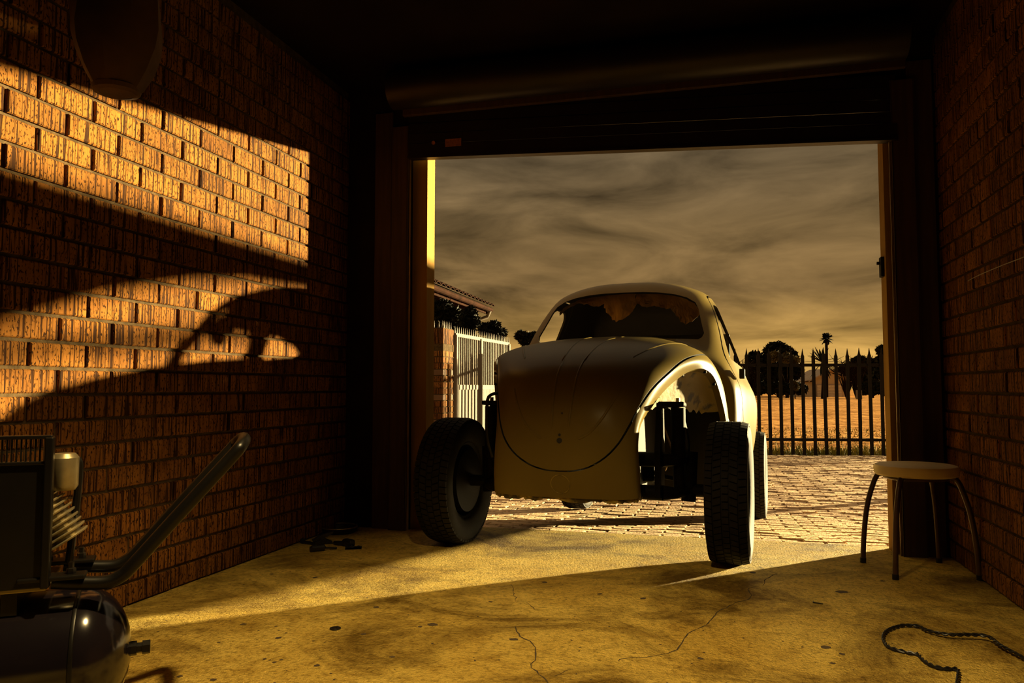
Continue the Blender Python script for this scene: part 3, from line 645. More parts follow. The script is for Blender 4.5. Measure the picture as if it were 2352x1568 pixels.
sec([2.25] * 9, [(0, 1.36), (.17, 1.35), (.3, 1.31), (.39, 1.24), (.46, 1.12), (.51, .97), (.545, .84), (.55, .62), (.53, .4)])
sec([2.55] * 9, [(0, 1.16), (.15, 1.15), (.26, 1.12), (.34, 1.06), (.4, .97), (.44, .88), (.46, .78), (.46, .6), (.45, .42)])
sec([2.78] * 9, [(0, .92), (.13, .91), (.23, .89), (.3, .85), (.34, .8), (.37, .74), (.39, .68), (.39, .55), (.38, .42)])
sec([2.88] * 9, [(0, .62), (.1, .615), (.2, .61), (.26, .6), (.3, .58), (.33, .55), (.35, .52), (.355, .47), (.35, .42)])
RIDE = .015
net = np.array(rows); net[:, :, 2] += RIDE
net[18:, 0:4, 2] += .0
A = catmull(net, 5)                                        # along the car
Bm = catmull(np.transpose(A, (1, 0, 2)), 5)                # across
S = np.transpose(Bm, (1, 0, 2))                            # (stations, lateral 0..1, 3)
full = np.concatenate([S[:, :0:-1] * np.array([-1, 1, 1]), S], axis=1)
def shell_mesh():
    q = MB(); q.grid(full); me = q.mesh('shell', M['paint']); bm = bmesh.new(); bm.from_mesh(me)
    bmesh.ops.remove_doubles(bm, verts=bm.verts, dist=1e-5); bmesh.ops.recalc_face_normals(bm, faces=bm.faces)
    # outward: the roof must look up
    f = max(bm.faces, key=lambda f: f.calc_center_median().z)
    if f.normal.z < 0: bmesh.ops.reverse_faces(bm, faces=bm.faces)
    bm.to_mesh(me); bm.free(); return me
shell_me = shell_mesh()
def thick(name):
    o = bpy.data.objects.new(name, shell_me.copy()); COL.objects.link(o); o.data.materials.append(M['inner']); o.data.materials.append(M['gap'])
    md = o.modifiers.new('s', 'SOLIDIFY'); md.thickness = .014; md.offset = -1; md.material_offset = 1; md.material_offset_rim = 0; md.use_even_offset = False; return o
def poly_round(pts, r, n=5):
    out = []; k = len(pts)
    for i in range(k):
        p, a, b = Vector(pts[i]), Vector(pts[i - 1]), Vector(pts[(i + 1) % k]); da = (a - p); db = (b - p); rr = min(r if not hasattr(r, '__len__') else r[i], da.length * .45, db.length * .45)
        s, e = p + da.normalized() * rr, p + db.normalized() * rr
        for t in np.linspace(0, 1, n): out.append(tuple((1 - t) ** 2 * s + 2 * t * (1 - t) * p + t * t * e))
    return out
HR = [(0, .390), (.06, .393), (.13, .412), (.20, .455), (.255, .515), (.292, .585), (.322, .66), (.367, .76), (.42, .845), (.48, .925), (.55, .975), (.625, 1.0), (.75, 1.01), (.75, 1.4)]
HR = [tuple(p) for p in catmull(np.array(HR), 3)]
hood_poly = [(x, z + RIDE) for x, z in HR] + [(-x, z + RIDE) for x, z in HR[:0:-1]]
hood_big = [(x * 1.012 + math.copysign(.003, x) * (abs(x) > 1e-6), z - .006) for x, z in hood_poly]
YCOWL = .545
door_o = poly_round([(.735, .315), (1.475, .315), (1.475, 1.42), (1.38, 1.475), (1.10, 1.45), (.735, 1.0)], [.05, .04, .06, .08, .12, .05])
def grow(poly, d):
    c = np.mean(np.array(poly), axis=0); out = []; n = len(poly)
    for i in range(n):
        a = Vector(poly[i - 1]); b = Vector(poly[(i + 1) % n]); t = (b - a).normalized(); nn = Vector((t.y, -t.x)); p = Vector(poly[i])
        if nn.dot(p - Vector(c)) < 0: nn = -nn
        out.append(tuple(p + nn * d))
    return out
door_win = poly_round([(.815, 1.02), (1.42, 1.02), (1.42, 1.378), (1.365, 1.415), (1.09, 1.398)], [.05, .04, .05, .05, .1])
qwin = poly_round([(1.56, 1.05), (1.98, 1.06), (1.86, 1.36), (1.56, 1.41)], [.06, .1, .1, .05])
WST = [(0, 1.447), (.12, 1.446), (.22, 1.440), (.31, 1.427), (.38, 1.406), (.43, 1.374), (.452, 1.33), (.467, 1.27), (.483, 1.21), (.497, 1.165), (.488, 1.135), (.47, 1.12), (0, 1.12)]
WST = [(x, z + .004) for x, z in WST]
ws = WST[:-1] + [(-x, z) for x, z in WST[-2:0:-1]]
def cutter(parts):
    q = MB()
    for p in parts: q.prism(*p)
    me = q.mesh('cut', M['gap']); bm = bmesh.new(); bm.from_mesh(me); bmesh.ops.triangulate(bm, faces=[f for f in bm.faces if len(f.verts) > 4]); bm.to_mesh(me); bm.free()
    o = bpy.data.objects.new('cut', me); COL.objects.link(o); return o
def carve(name, ops, parent):
    o = thick(name); cs = []
    for op, parts in ops:
        c = cutter(parts); cs.append(c); md = o.modifiers.new('b', 'BOOLEAN'); md.operation = op; md.object = c; md.solver = 'EXACT'
    dg = bpy.context.evaluated_depsgraph_get(); dg.update(); me = bpy.data.meshes.new_from_object(o.evaluated_get(dg)); me.name = name
    for c in cs: bpy.data.objects.remove(c)
    bpy.data.objects.remove(o); me.shade_smooth(); me.set_sharp_from_angle(angle=R(38))
    return link(name, me, parent)
dbig = grow(door_o, .011)
body = carve('body', [('DIFFERENCE', [(hood_big, -.7, YCOWL + .005, 'xz')]), ('DIFFERENCE', [(dbig, .3, 1.0, 'yz'), (dbig, -1.0, -.3, 'yz'), (qwin, .3, 1.0, 'yz')]),
                      ('DIFFERENCE', [(ws, .60, 1.04, 'xz')])], car)
hood = carve('hood', [('INTERSECT', [(hood_poly, -.7, YCOWL, 'xz')])], car)
for sx in (1, -1):
    lo, hi = (.3, 1.0) if sx > 0 else (-1.0, -.3)
    d_ = carve('door', [('INTERSECT', [(door_o, lo, hi, 'yz')]), ('DIFFERENCE', [(door_win, lo, hi, 'yz')])], car)
    for z in (.56, .93): MB().bbox((sx * (.705 if z > .7 else .712), .728, z), (.03, .03, .055), .004).build('hinge', M['gap'], d_)
# surface lookup for beads and fittings: front projection (x, z) -> Y on the outer skin
from mathutils.bvhtree import BVHTree
bmx = bmesh.new(); bmx.from_mesh(shell_me); bvh = BVHTree.FromBMesh(bmx)
def skin(x, z, y0=-1.0):
    h = bvh.ray_cast(Vector((x, y0, z)), Vector((0, 1, 0))); return (h[0], h[1]) if h[0] is not None else (None, None)
def skin_top(x, y):
    h = bvh.ray_cast(Vector((x, y, 2.5)), Vector((0, 0, -1))); return (h[0], h[1])
def bead(pts, r, name, parent, m, sink=.6):
    V = []
    for x, z in pts:
        if z > .93:       # upper surface: z slot carries a car Y + 10
            p, nn = skin_top(x, z - 10) if z > 5 else skin(x, z)
        else: p, nn = skin(x, z)
        if p is not None: V.append(p + nn * (-r * sink if nn.z > -.9 else 0))
    q = MB().tube(V, [r * .3] + [r] * (len(V) - 2) + [r * .3], 8); return q.build(name, m, parent, True, 80)
for s in (-1, 1):
    bead([(s * (.038 + .012 * k / 9), .57 + k * .038) for k in range(10)] + [(s * (.05 + .045 * k / 12), 10 - .30 + k * .068) for k in range(1, 13)], .007, 'crease', hood, M['paint'], .5)
    top = [(s * x, 10 + y) for x, y in catmull(np.array([(.45, .45), (.42, .27), (.37, .10), (.315, -.05), (.27, -.16)]), 4)]
    low = [(s * x, z) for x, z in catmull(np.array([(.25, .765), (.215, .69), (.175, .62), (.125, .565), (.075, .54)]), 4)]
    bead(top + low, .007, 'crease', hood, M['paint'], .5)
p, nn = skin(0, .535)
MB().lathe([(.0, .002), (.012, .002), (.012, -.01), (0, -.01)], 16, Matrix.Translation(p) @ nn.to_track_quat('Z', 'Y').to_matrix().to_4x4()).build('handle_hole', M['gap'], hood)
p, nn = skin(.0, .56); MB().lathe([(.0, .002), (.006, .002), (.006, -.01), (0, -.01)], 12, Matrix.Translation(p) @ nn.to_track_quat('Z', 'Y').to_matrix().to_4x4()).build('handle_hole', M['gap'], hood)
p, nn = skin(.005, .655); MB().lathe([(.0, .002), (.005, .002), (.005, -.01), (0, -.01)], 12, Matrix.Translation(p) @ nn.to_track_quat('Z', 'Y').to_matrix().to_4x4()).build('badge_hole', M['gap'], hood)
p, nn = skin(0, .345)
ring = [(.043 + .0016 * math.cos(a), .0012 * math.sin(a)) for a in np.linspace(0, 2 * PI, 8, endpoint=False)]
MB().lathe(ring, 40, Matrix.Translation(p) @ nn.to_track_quat('Z', 'Y').to_matrix().to_4x4(), True).build('round_cover_seam', M['paint_old'], body, True)
# ragged lip along the bottom of the apron
lip = MB(); V = []
for k in range(61):
    u = -1 + 2 * k / 60; i = int(round((u + 1) / 2 * (full.shape[1] - 1))); p = full[0, i]
    V += [p + np.array([0, .004, .012]), p + np.array([0, .012 + random.uniform(-.006, .006), -.014 + random.uniform(-.008, .006)]), p + np.array([0, .05, -.004 + random.uniform(-.006, .006)])]
lip.add(V, [(3 * k + a, 3 * k + 3 + a, 3 * k + 4 + a, 3 * k + 1 + a) for k in range(60) for a in (0, 1)]).build('apron_lip', M['paint_old'], body)
# front wheelhouses: panel from the fender flange inward
fl_edge = S[:len(front) * 5 - 4, -1]
for s in (-1, 1):
    E = fl_edge * np.array([s, 1, 1]); n = len(E); ctr = np.array([0, .12, .45])
    J = E.copy(); J[:, 0] = s * (np.abs(E[:, 0]) - .028); J[:, 1] += (ctr[1] - E[:, 1]) * .03; J[:, 2] += (ctr[2] - E[:, 2]) * .03
    K = E.copy(); K[:, 0] = s * np.maximum(.30, np.abs(E[:, 0]) - .16); K[:, 1] += (ctr[1] - E[:, 1]) * .10; K[:, 2] += (ctr[2] - E[:, 2]) * .07
    q = MB(); q.grid(np.stack([E * np.array([.998, 1, 1]), J], axis=1)); q.build('wheel_arch', M['paint'], car, True, 60)
    sel = [i for i in range(n) if E[i, 2] > .70]; cols = []
    for i in sel:                                          # recessed inner panel hanging from the flange
        p = J[i]; cols.append([p, p + np.array([-s * .03, 0, -.004]), np.array([p[0] - s * .055, p[1], max(p[2] - .06, .70)]), np.array([p[0] - s * .075, p[1] + .01, .70 + .01 * math.sin(i * 1.7)])])
    q = MB(); q.grid(np.array(cols)); q.build('arch_panel', M['paint_old'], car, True, 60)
    q = MB(); q.box((s * .285, .08, .52), (.012, .74, .42)); q.box((s * .42, .50, .56), (.38, .012, .60)); q.build('inner_bulkhead', M['inner'], car)
    for ii in (24, 33, 42, 47):                            # bolt clips along the flange
        p = E[ii] + np.array([-s * .014, 0, -.004]); MB().bbox(tuple(p), (.016, .018, .018), .003).build('fender_clip', M['chassis'], car)
# floor pan, dashboard, rear bulkhead
q = MB(); q.box((0, 1.25, .30), (1.20, 1.5, .05)); q.tube([(0, .4, .33), (0, 2.0, .34)], .09, 10); q.build('floor_pan', M['chassis'], car)
MB().bbox((0, .76, .96), (1.08, .10, .20), .03).build('dashboard', M['inner'], car)
MB().box((0, 1.95, .85), (1.10, .03, .95)).build('rear_bulkhead', M['inner'], car)
MB().bbox((0, .64, .68), (1.10, .03, .56), .01).build('firewall', M['inner'], car)
for s in (-1, 1): MB().tube([(s * .6, .55, .29), (s * .6, 2.0, .30)], .055, 8).build('sill', M['chassis'], car)
q = MB(); q.tube([(-.4, 2.42, .34), (.4, 2.42, .34)], .05, 10); q.bbox((0, 2.25, .40), (.26, .62, .24), .06); q.tube([(-.6, 2.4, .33), (.6, 2.4, .33)], .03, 10); q.build('transaxle', M['chassis'], car)
# front suspension: twin torsion tubes, towers, arms, dampers
for z in (.31, .46): MB().tube([(-.40, -.13, z), (.40, -.13, z)], .034, 12).build('torsion_tube', M['chassis'], car, True)
for s in (-1, 1):
    q = MB(); q.prism([(-.19, .29), (-.07, .29), (-.06, .50), (-.09, .72), (-.15, .72), (-.20, .50)], s * .375, s * .40, 'yz'); q.bbox((s * .44, -.10, .715), (.12, .09, .022), .006); q.build('damper_tower', M['chassis'], car)
    dm = MB().tube([(s * .465, -.06, .30), (s * .465, -.075, .47)], .026, 14).build('damper', M['chassis'], car, True)
    MB().tube([(s * .465, -.075, .47), (s * .465, -.09, .70)], .034, 14).build('damper_sleeve', M['chassis'], dm, True); MB().tube([(s * .465, -.09, .69), (s * .465, -.092, .745)], .010, 8).build('damper_rod', M['galv'], dm)
    for z in (.31, .46): MB().tube([(s * .40, -.13, z), (s * .455, -.11, z), (s * .50, 0.0, z + .01)], [.035, .026, .024], 10).build('trailing_arm', M['chassis'], car, True)
    MB().tube([(s * .50, .0, .27), (s * .515, 0, .50)], [.034, .03], 12).build('steering_knuckle', M['chassis'], car, True)
    MB().tube([(s * .51, 0, RT), (s * .70, 0, RT)], .028, 12).build('spindle', M['chassis'], car)
    MB().tube([(s * .10, .02, .42), (s * .47, .08, .36)], .011, 8).build('tie_rod', M['chassis'], car)
    MB().tube(catmull(np.array([(s * .36, -.02, .62), (s * .40, -.08, .70), (s * .47, -.10, .69), (s * .50, -.04, .58), (s * .50, .02, .47)]), 5), .007, 8).build('brake_hose', M['cable'], car, True)
    if s < 0: MB().tube(catmull(np.array([(s * .34, -.22, .76), (s * .385, -.30, .745), (s * .40, -.315, .70), (s * .40, -.30, .55), (s * .39, -.25, .45)]), 5), .008, 8).build('wiring_loom', M['cable'], car, True)
    MB().tube([(s * .33, .16, .70), (s * .40, .18, .50), (s * .36, .20, .40)], .006, 6).build('wiring_loom', M['galv'], car)
MB().bbox((.30, .05, .40), (.10, .16, .10), .02).build('steering_box', M['chassis'], car)
# wheels
ROUT = RT
def wheel_meshes():
    w = TW / 2
    prof = [(ROUT - .125, -w * .72), (ROUT - .11, -w * .86), (ROUT - .06, -w * 1.0), (ROUT - .03, -w * .97), (ROUT - .014, -w * .86), (ROUT - .009, -w * .5), (ROUT - .008, 0), (ROUT - .009, w * .5), (ROUT - .014, w * .86), (ROUT - .03, w * .97), (ROUT - .06, w), (ROUT - .11, w * .86), (ROUT - .125, w * .72)]
    MX = Matrix.Rotation(PI / 2, 4, 'Y')
    tyre = MB().lathe([(r, h) for r, h in prof], 64, MX, True).mesh('tyre', M['rubber'], True, 50)
    tr = MB(); nblk = 62
    for k in range(nblk):
        for (h0, h1, sk) in ((-.93, -.60, .12), (-.54, -.20, -.25), (-.14, .14, .0), (.20, .54, .25), (.60, .93, -.12)):
            a0 = 2 * PI * (k + (.5 if h0 in (-.54, .20) else 0)) / nblk; da = 2 * PI / nblk * .40; V = []
            for rr in (0, 1):
                for a_, hh in ((-1, h0), (1, h0), (1, h1), (-1, h1)):
                    ho = hh * w; edge = abs(hh) > .8; ra = (ROUT - .020 if edge else ROUT - .012) if rr == 0 else (ROUT - .010 if edge else ROUT - .001)
                    ang = a0 + a_ * da + sk * (hh - (h0 + h1) / 2) * .35; V.append((ho, ra * math.cos(ang), ra * math.sin(ang)))
            tr.add(V, [(4, 5, 6, 7), (0, 1, 5, 4), (1, 2, 6, 5), (2, 3, 7, 6), (3, 0, 4, 7)])
    tread = tr.mesh('tread', M['rubber'])
    rp_ = [(.075, .02), (.10, .035), (.14, .02), (.16, .03), (ROUT - .135, .02), (ROUT - .125, w * .70), (ROUT - .112, w * .80), (ROUT - .118, w * .66), (ROUT - .128, -w * .70), (ROUT - .14, -w * .6), (ROUT - .15, .0), (.07, .0)]
    rim = MB().lathe(rp_, 48, MX, True).mesh('rim', M['chassis'], True, 40)
    hub = MB().lathe([(0.0, .05), (.045, .05), (.05, .02), (.08, .015), (.08, -.01), (0, -.01)], 24, MX).mesh('hub', M['chassis'], True, 40)
    drum = MB().lathe([(.0, -.015), (.155, -.015), (.16, -.03), (.16, -.075), (.05, -.09), (0, -.09)], 32, MX).mesh('brake_drum', M['chassis'], True, 40)
    return dict(tyre=tyre, tread=tread, rim=rim, hub=hub, brake_drum=drum)
WM = wheel_meshes()
for s in (1, -1):
    for yy in (0, WB):
        wh = empty('wheel', (0, 0, 0)); wh.parent = car; wh.location = (s * (TRACK - (.0 if yy == 0 else .012)), yy, RT); wh.rotation_euler = (random.uniform(0, 6), 0, 0 if s > 0 else PI)
        for nme, me in WM.items(): link(nme, me, wh)
# crumpled masking paper taped along the top of the windscreen opening
def paper(pts_x, z_top, z_bot, y_off, amp, seed, name='masking_paper'):
    n, m_ = 26, 9; P = np.zeros((n, m_, 3))
    for i in range(n):
        x = pts_x[0] + (pts_x[1] - pts_x[0]) * i / (n - 1); zb_ = np.interp(i / (n - 1), np.linspace(0, 1, len(z_bot)), z_bot)
        for j in range(m_):
            v = j / (m_ - 1); zt_ = min(z_top, float(np.interp(abs(x), [0, .2, .3, .36, .41, .45], [1.458, 1.452, 1.437, 1.418, 1.39, 1.35]))); z = zt_ + (min(zb_, zt_ - .02) - zt_) * v; nz = mnoise.noise(Vector((x * 16 + seed, z * 16, seed * 1.7))); n2 = mnoise.noise(Vector((x * 45, z * 45, seed)))
            P[i, j] = (x + .01 * n2, y_off + (.018 + .05 * abs(x)) + amp * nz * v + amp * .5 * abs(n2) * v - .01 * v, z + .012 * n2 * v)
    o = MB().grid(P).build(name, M['paper'], car); md = o.modifiers.new('s', 'SOLIDIFY'); md.thickness = .0015
paper((-.44, -.12), 1.462, (1.395, 1.40, 1.412, 1.40, 1.385, 1.41), .965, .03, 1.0)
paper((-.14, .06), 1.462, (1.38, 1.31, 1.285, 1.29, 1.32, 1.38), .955, .035, 4.0)
paper((.06, .30), 1.462, (1.40, 1.37, 1.38, 1.355, 1.36), .965, .035, 7.0)
paper((.26, .45), 1.45, (1.37, 1.31, 1.26, 1.27, 1.32), .965, .04, 11.0)

# ------------------------------------------------------------------ stool
legs = [onz(1991, 1293), onz(2048, 1332), onz(2157, 1290), onz(2233, 1330)]
sc_ = np.mean(np.array(legs), axis=0); st = empty('round_stool', (sc_[0] + .008, sc_[1], 0)); tag(st, 'round cream topped stool with four bent steel legs by the brick wall', 'stool')
sh = .462; MB().lathe([(.0, sh), (.152, sh), (.164, sh - .004), (.170, sh - .014), (.168, sh - .040), (.160, sh - .048), (.0, sh - .048)], 48).build('seat', M['seat'], st, True, 40)
for l in legs:
    d = np.array(l[:2]) - sc_[:2]; d = d / np.linalg.norm(d) * .235; f = lambda k, z: (d[0] * k, d[1] * k, z)
    lg = MB().tube(catmull(np.array([f(.60, sh - .05), f(.70, sh - .062), f(.80, sh - .12), f(.90, sh - .21), f(.97, .12), f(1.0, .0)]), 5), .0115, 12).build('leg', M['leg'], st, True)
    MB().tube([f(1.0, .0), f(.995, .022)], .0135, 12).build('foot_cap', M['cable'], lg)
q = MB()
ring = [(.125 + .008 * math.cos(a), sh - .056 + .008 * math.sin(a)) for a in np.linspace(0, 2 * PI, 8, endpoint=False)]
q.lathe(ring, 32, None, True).build('support_ring', M['leg'], st, True)

# ------------------------------------------------------------------ added fill lamp, unseen, hung from the ceiling to brighten the floor
lm = empty('added_fill_lamp', (-.45, 1.42, 2.12)); tag(lm, 'added enamel shaded fill lamp hanging out of view from the garage ceiling', 'lamp')
sp_ = [(.03, .16), (.045, .15), (.06, .12), (.11, .0), (.108, .0), (.057, .118), (.043, .145), (.03, .155)]
MB().lathe(sp_, 36, None, True).build('fill_lamp_shade', M['door_steel'], lm, True)
MB().tube([(0, 0, .15), (0, 0, .20)], .03, 16).build('fill_lamp_holder', M['door_steel'], lm); MB().tube([(0, 0, .19), (0, 0, ZC - 2.12)], .004, 6).build('fill_lamp_cord', M['cable'], lm)
pl = bpy.data.lights.new('fill_bulb_light', 'POINT'); pl.energy = 265.0; pl.color = (1.0, .70, .28); pl.shadow_soft_size = .035
po = bpy.data.objects.new('fill_bulb_light', pl); COL.objects.link(po); po.parent = lm; po.location = (0, 0, .116)

# ------------------------------------------------------------------ cable on the floor, wire on the wall
cp = [(2420, 1560), (2352, 1520), (2300, 1494), (2262, 1472), (2180, 1467), (2130, 1455), (2110, 1444), (2075, 1441), (2045, 1449), (2030, 1462), (2031, 1478), (2045, 1492), (2085, 1503), (2107, 1507), (2120, 1520), (2140, 1533), (2165, 1540), (2195, 1541), (2202, 1548), (2200, 1568), (2195, 1600), (2185, 1650)]
cpts = catmull(np.array([onz(*p) for p in cp]), 8); ln = np.concatenate([[0], np.cumsum(np.linalg.norm(np.diff(cpts, axis=0), axis=1))])
cb = empty('twisted_cable', (cpts[0][0], cpts[0][1], 0)); tag(cb, 'black twisted two core cable looped on the concrete floor', 'cable')
for ph in (0, PI):
    pts = []
    for s_ in np.arange(0, ln[-1], .008):
        p = np.array([np.interp(s_, ln, cpts[:, i]) for i in range(3)]); a = s_ / .045 * 2 * PI + ph
        lift = .010 * max(0, math.sin(s_ * 5)) ** 2
        pts.append((p[0] - cpts[0][0] + .0028 * math.cos(a), p[1] - cpts[0][1] + .0028 * math.sin(a), .0068 + .0028 * math.sin(a) + lift))
    MB().tube(pts, .0033, 6).build('strand', M['cable'], cb, True)
wp = [onx(2400, 570, XR - .03), onx(2352, 590, XR - .03), onx(2290, 614, XR - .03), onx(2232, 640, XR - .03), ony(2205, 660, YF - .06), ony(2178, 697, YF - .06)]
wr = MB().tube(catmull(np.array(wp), 5), .0016, 6).build('slack_wire', M['wire'], None, True); tag(wr, 'thin pale wire strung across the dark brick wall above the stool', 'wire')
wr['label'] = 'thin pale wire strung across the brick wall above the stool'

# ------------------------------------------------------------------ hanging canvas sack
sb = at(268, 215, 2.15); sk = empty('hanging_sack', (sb[0], sb[1], sb[2])); tag(sk, 'brown tapered canvas sack hanging from the ceiling by the left brick wall', 'sack')
sprof = [(.0, .0), (.045, .0), (.060, .012), (.085, .06), (.105, .12), (.112, .17), (.110, .25), (.10, .36), (.085, .50), (.05, .62), (.02, .68)]
q = MB(); V = []; seg = 10; Fc = []
for r_, h in sprof:
    for k in range(seg):
        a = 2 * PI * k / seg; rr = r_ * (1 + .10 * math.sin(3 * a + h * 9)); V.append((rr * 1.1 * math.cos(a), rr * math.sin(a), h))
Fc = [(i * seg + k, i * seg + (k + 1) % seg, (i + 1) * seg + (k + 1) % seg, (i + 1) * seg + k) for i in range(len(sprof) - 1) for k in range(seg)]
q.add(V, Fc).build('bag', M['sack'], sk, True, 25)
MB().tube([(0, 0, .66), (0, 0, ZC - sb[2])], .008, 8).build('rope', M['sack'], sk)
MB().lathe([(.045, .0), (.062, .004), (.066, .016), (.055, .012)], 20, None, True).build('bottom_rim', M['sack'], sk, True)

# ------------------------------------------------------------------ air compressor
cdir = np.array([.795, .607]); cend = at(308, 1478, 1.86)[:2]; ccen = cend - cdir * .36
cmp_ = empty('air_compressor', (ccen[0], ccen[1], 0), math.atan2(cdir[1], cdir[0])); tag(cmp_, 'black tank air compressor with wire belt guard and upturned push handle', 'air compressor')
TR, TZ = .150, .185
MX = Matrix.Translation((0, 0, TZ)) @ Matrix.Rotation(PI / 2, 4, 'Y')
dome = [(TR * math.sin(a), .25 + .105 * math.cos(a)) for a in np.linspace(.001, PI / 2, 10)]
tk = MB().lathe([(r, -h) for r, h in dome] + [(r, h) for r, h in dome[::-1]], 48, MX).build('tank', M['tank'], cmp_, True, 60)
for x in (-.245, .245): MB().lathe([(TR + .003 * math.cos(a), x + .005 * math.sin(a)) for a in np.linspace(0, 2 * PI, 8, endpoint=False)], 48, MX, True).build('weld_seam', M['blk'], tk, True)
q = MB(); q.lathe([(0, .352), (.017, .352), (.017, .366), (.012, .366), (.012, .378), (.016, .378), (.016, .395), (0, .395)], 6, MX); q.build('drain_plug', M['blk'], cmp_)
def lp(px, py, ly):                    # pixel -> compressor-local point on the plane local y = ly
    d = ray(px, py); nvec = np.array([-cdir[1], cdir[0], 0]); o_ = np.array([ccen[0], ccen[1], 0]) + nvec * ly; t = np.dot(o_ - CAMP, nvec) / np.dot(d, nvec); p = CAMP + d * t - np.array([ccen[0], ccen[1], 0])
    return np.array([p[0] * cdir[0] + p[1] * cdir[1], -p[0] * cdir[1] + p[1] * cdir[0], p[2]])
HY = .085
hp = [lp(120, 1336, -HY), lp(190, 1338, -HY), lp(245, 1336, -HY), lp(278, 1322, -HY), lp(305, 1297, -HY), lp(400, 1192, -HY), lp(520, 1062, -HY), lp(545, 1034, -HY)]
na = [(p[0], -HY, p[2]) for p in hp]; top = hp[-1]; dv = (hp[-1] - hp[-2]); dv /= np.linalg.norm(dv)
arc = [(top[0] + dv[0] * .03 * math.sin(a), -HY * math.cos(a), top[2] + dv[2] * .03 * math.sin(a)) for a in np.linspace(.3, PI - .3, 7)]
path = na + arc + [(p[0], HY, p[2]) for p in hp[::-1]]
MB().tube(catmull(np.array(path), 4), .0155, 14).build('push_handle', M['blk'], cmp_, True)
hz = hp[1][2]
MB().bbox((-.03, 0, hz - .002), (.44, .20, .012), .003).build('deck_plate', M['alu'], cmp_)
for x in (-.18, .12): MB().box((x, 0, TZ + TR - .01 + (hz - TZ - TR) / 2), (.03, .18, max(hz - TZ - TR + .03, .02))).build('saddle', M['blk'], cmp_)
for s in (-1, 1):
    q = MB(); q.bbox((.20, s * HY, hz + .018), (.13, .05, .010), .003); q.build('handle_clamp', M['blk'], cmp_)
    for x in (.165, .235): MB().lathe([(0, .0), (.010, .0), (.010, .016), (.006, .018), (.006, .030), (0, .030)], 6, Matrix.Translation((x, s * HY, hz + .018))).build('clamp_bolt', M['blk'], cmp_)
# pump: crankcase, finned cylinder, head, filter
MB().bbox((.02, .03, hz + .10), (.12, .12, .16), .03).build('crankcase', M['blk'], cmp_, True)
fc = lp(118, 1192, .04); MT = Matrix.Translation(tuple(fc)) @ Matrix.Rotation(R(-32), 4, 'Y') @ Matrix.Translation((0, 0, -.06))
for k in range(9): MB().lathe([(0, k * .0135), (.052, k * .0135), (.054, k * .0135 + .003), (.052, k * .0135 + .005), (.0, k * .0135 + .005)], 28, MT).build('cooling_fin', M['alu'], cmp_)
MB().lathe([(0, 0), (.04, 0), (.04, .12), (0, .12)], 24, MT).build('cylinder', M['alu'], cmp_)
MB().lathe([(0, .12), (.05, .12), (.05, .15), (.035, .16), (0, .16)], 24, MT).build('cylinder_head', M['blk'], cmp_, True)
fp = lp(146, 1085, .03); MB().lathe([(0, -.04), (.026, -.04), (.032, -.03), (.032, .035), (.024, .045), (0, .045)], 24, Matrix.Translation(tuple(fp))).build('air_filter', M['alu'], cmp_, True)
hpx = [(105, 1062), (130, 1048), (158, 1046), (178, 1056), (182, 1075), (178, 1130), (170, 1200), (158, 1290)]
MB().tube(catmull(np.array([lp(x, y, .06) for x, y in hpx]), 4), .009, 10).build('delivery_pipe', M['blk'], cmp_, True)
# motor and belt guard
MB().lathe([(0, -.12), (.07, -.12), (.085, -.10), (.085, .10), (.07, .12), (0, .12)], 28, Matrix.Translation((-.16, .03, hz + .11)) @ Matrix.Rotation(PI / 2, 4, 'Y')).build('motor', M['blk'], cmp_, True)
gx = lp(112, 1100, -.10)[0]; gt = lp(112, 1003, -.10)[2]; gm = lp(112, 1062, -.10)[2]
q = MB(); q.bbox((gx, -.10, (hz + gt) / 2), (.017, .03, gt - hz), .003); q.bbox((gx - .42, -.10, (hz + gt) / 2), (.017, .03, gt - hz), .003)
q.bbox((gx - .21, -.10, gt), (.43, .02, .008), .002); q.bbox((gx - .21, -.10, gm), (.43, .02, .008), .002); q.build('guard_frame', M['blk'], cmp_)
MB().bbox((gx - .21, -.098, (hz + gm) / 2), (.41, .012, gm - hz), .003).build('guard_plate', M['blk'], cmp_)
wm = MB().cyl((0, 0, gm), (0, 0, gt), .0022, None, 6).mesh('guard_wire', M['blk'])
for k in range(46): link('guard_wire', wm, cmp_).location = (gx - .010 - k * .0088, -.10, 0)
fw = MB(); MF = Matrix.Translation((-.07, -.06, hz + .12)) @ Matrix.Rotation(PI / 2, 4, 'X')
fw.lathe([(.0, -.012), (.10, -.012), (.105, 0), (.10, .012), (0, .012)], 36, MF); fw.build('flywheel', M['blk'], cmp_, True)
for s in (-1, 1):
    MB().lathe([(0, -.018), (.062, -.018), (.07, -.010), (.07, .010), (.062, .018), (0, .018)], 28, Matrix.Translation((-.20, s * .15, .07)) @ Matrix.Rotation(PI / 2, 4, 'X')).build('transport_wheel', M['rubber'], cmp_, True)
    MB().box((-.20, s * .115, .11), (.05, .05, .10)).build('wheel_bracket', M['blk'], cmp_)
MB().tube([(.20, 0, 0), (.20, 0, .045)], [.03, .024], 14).build('rubber_foot', M['rubber'], cmp_)

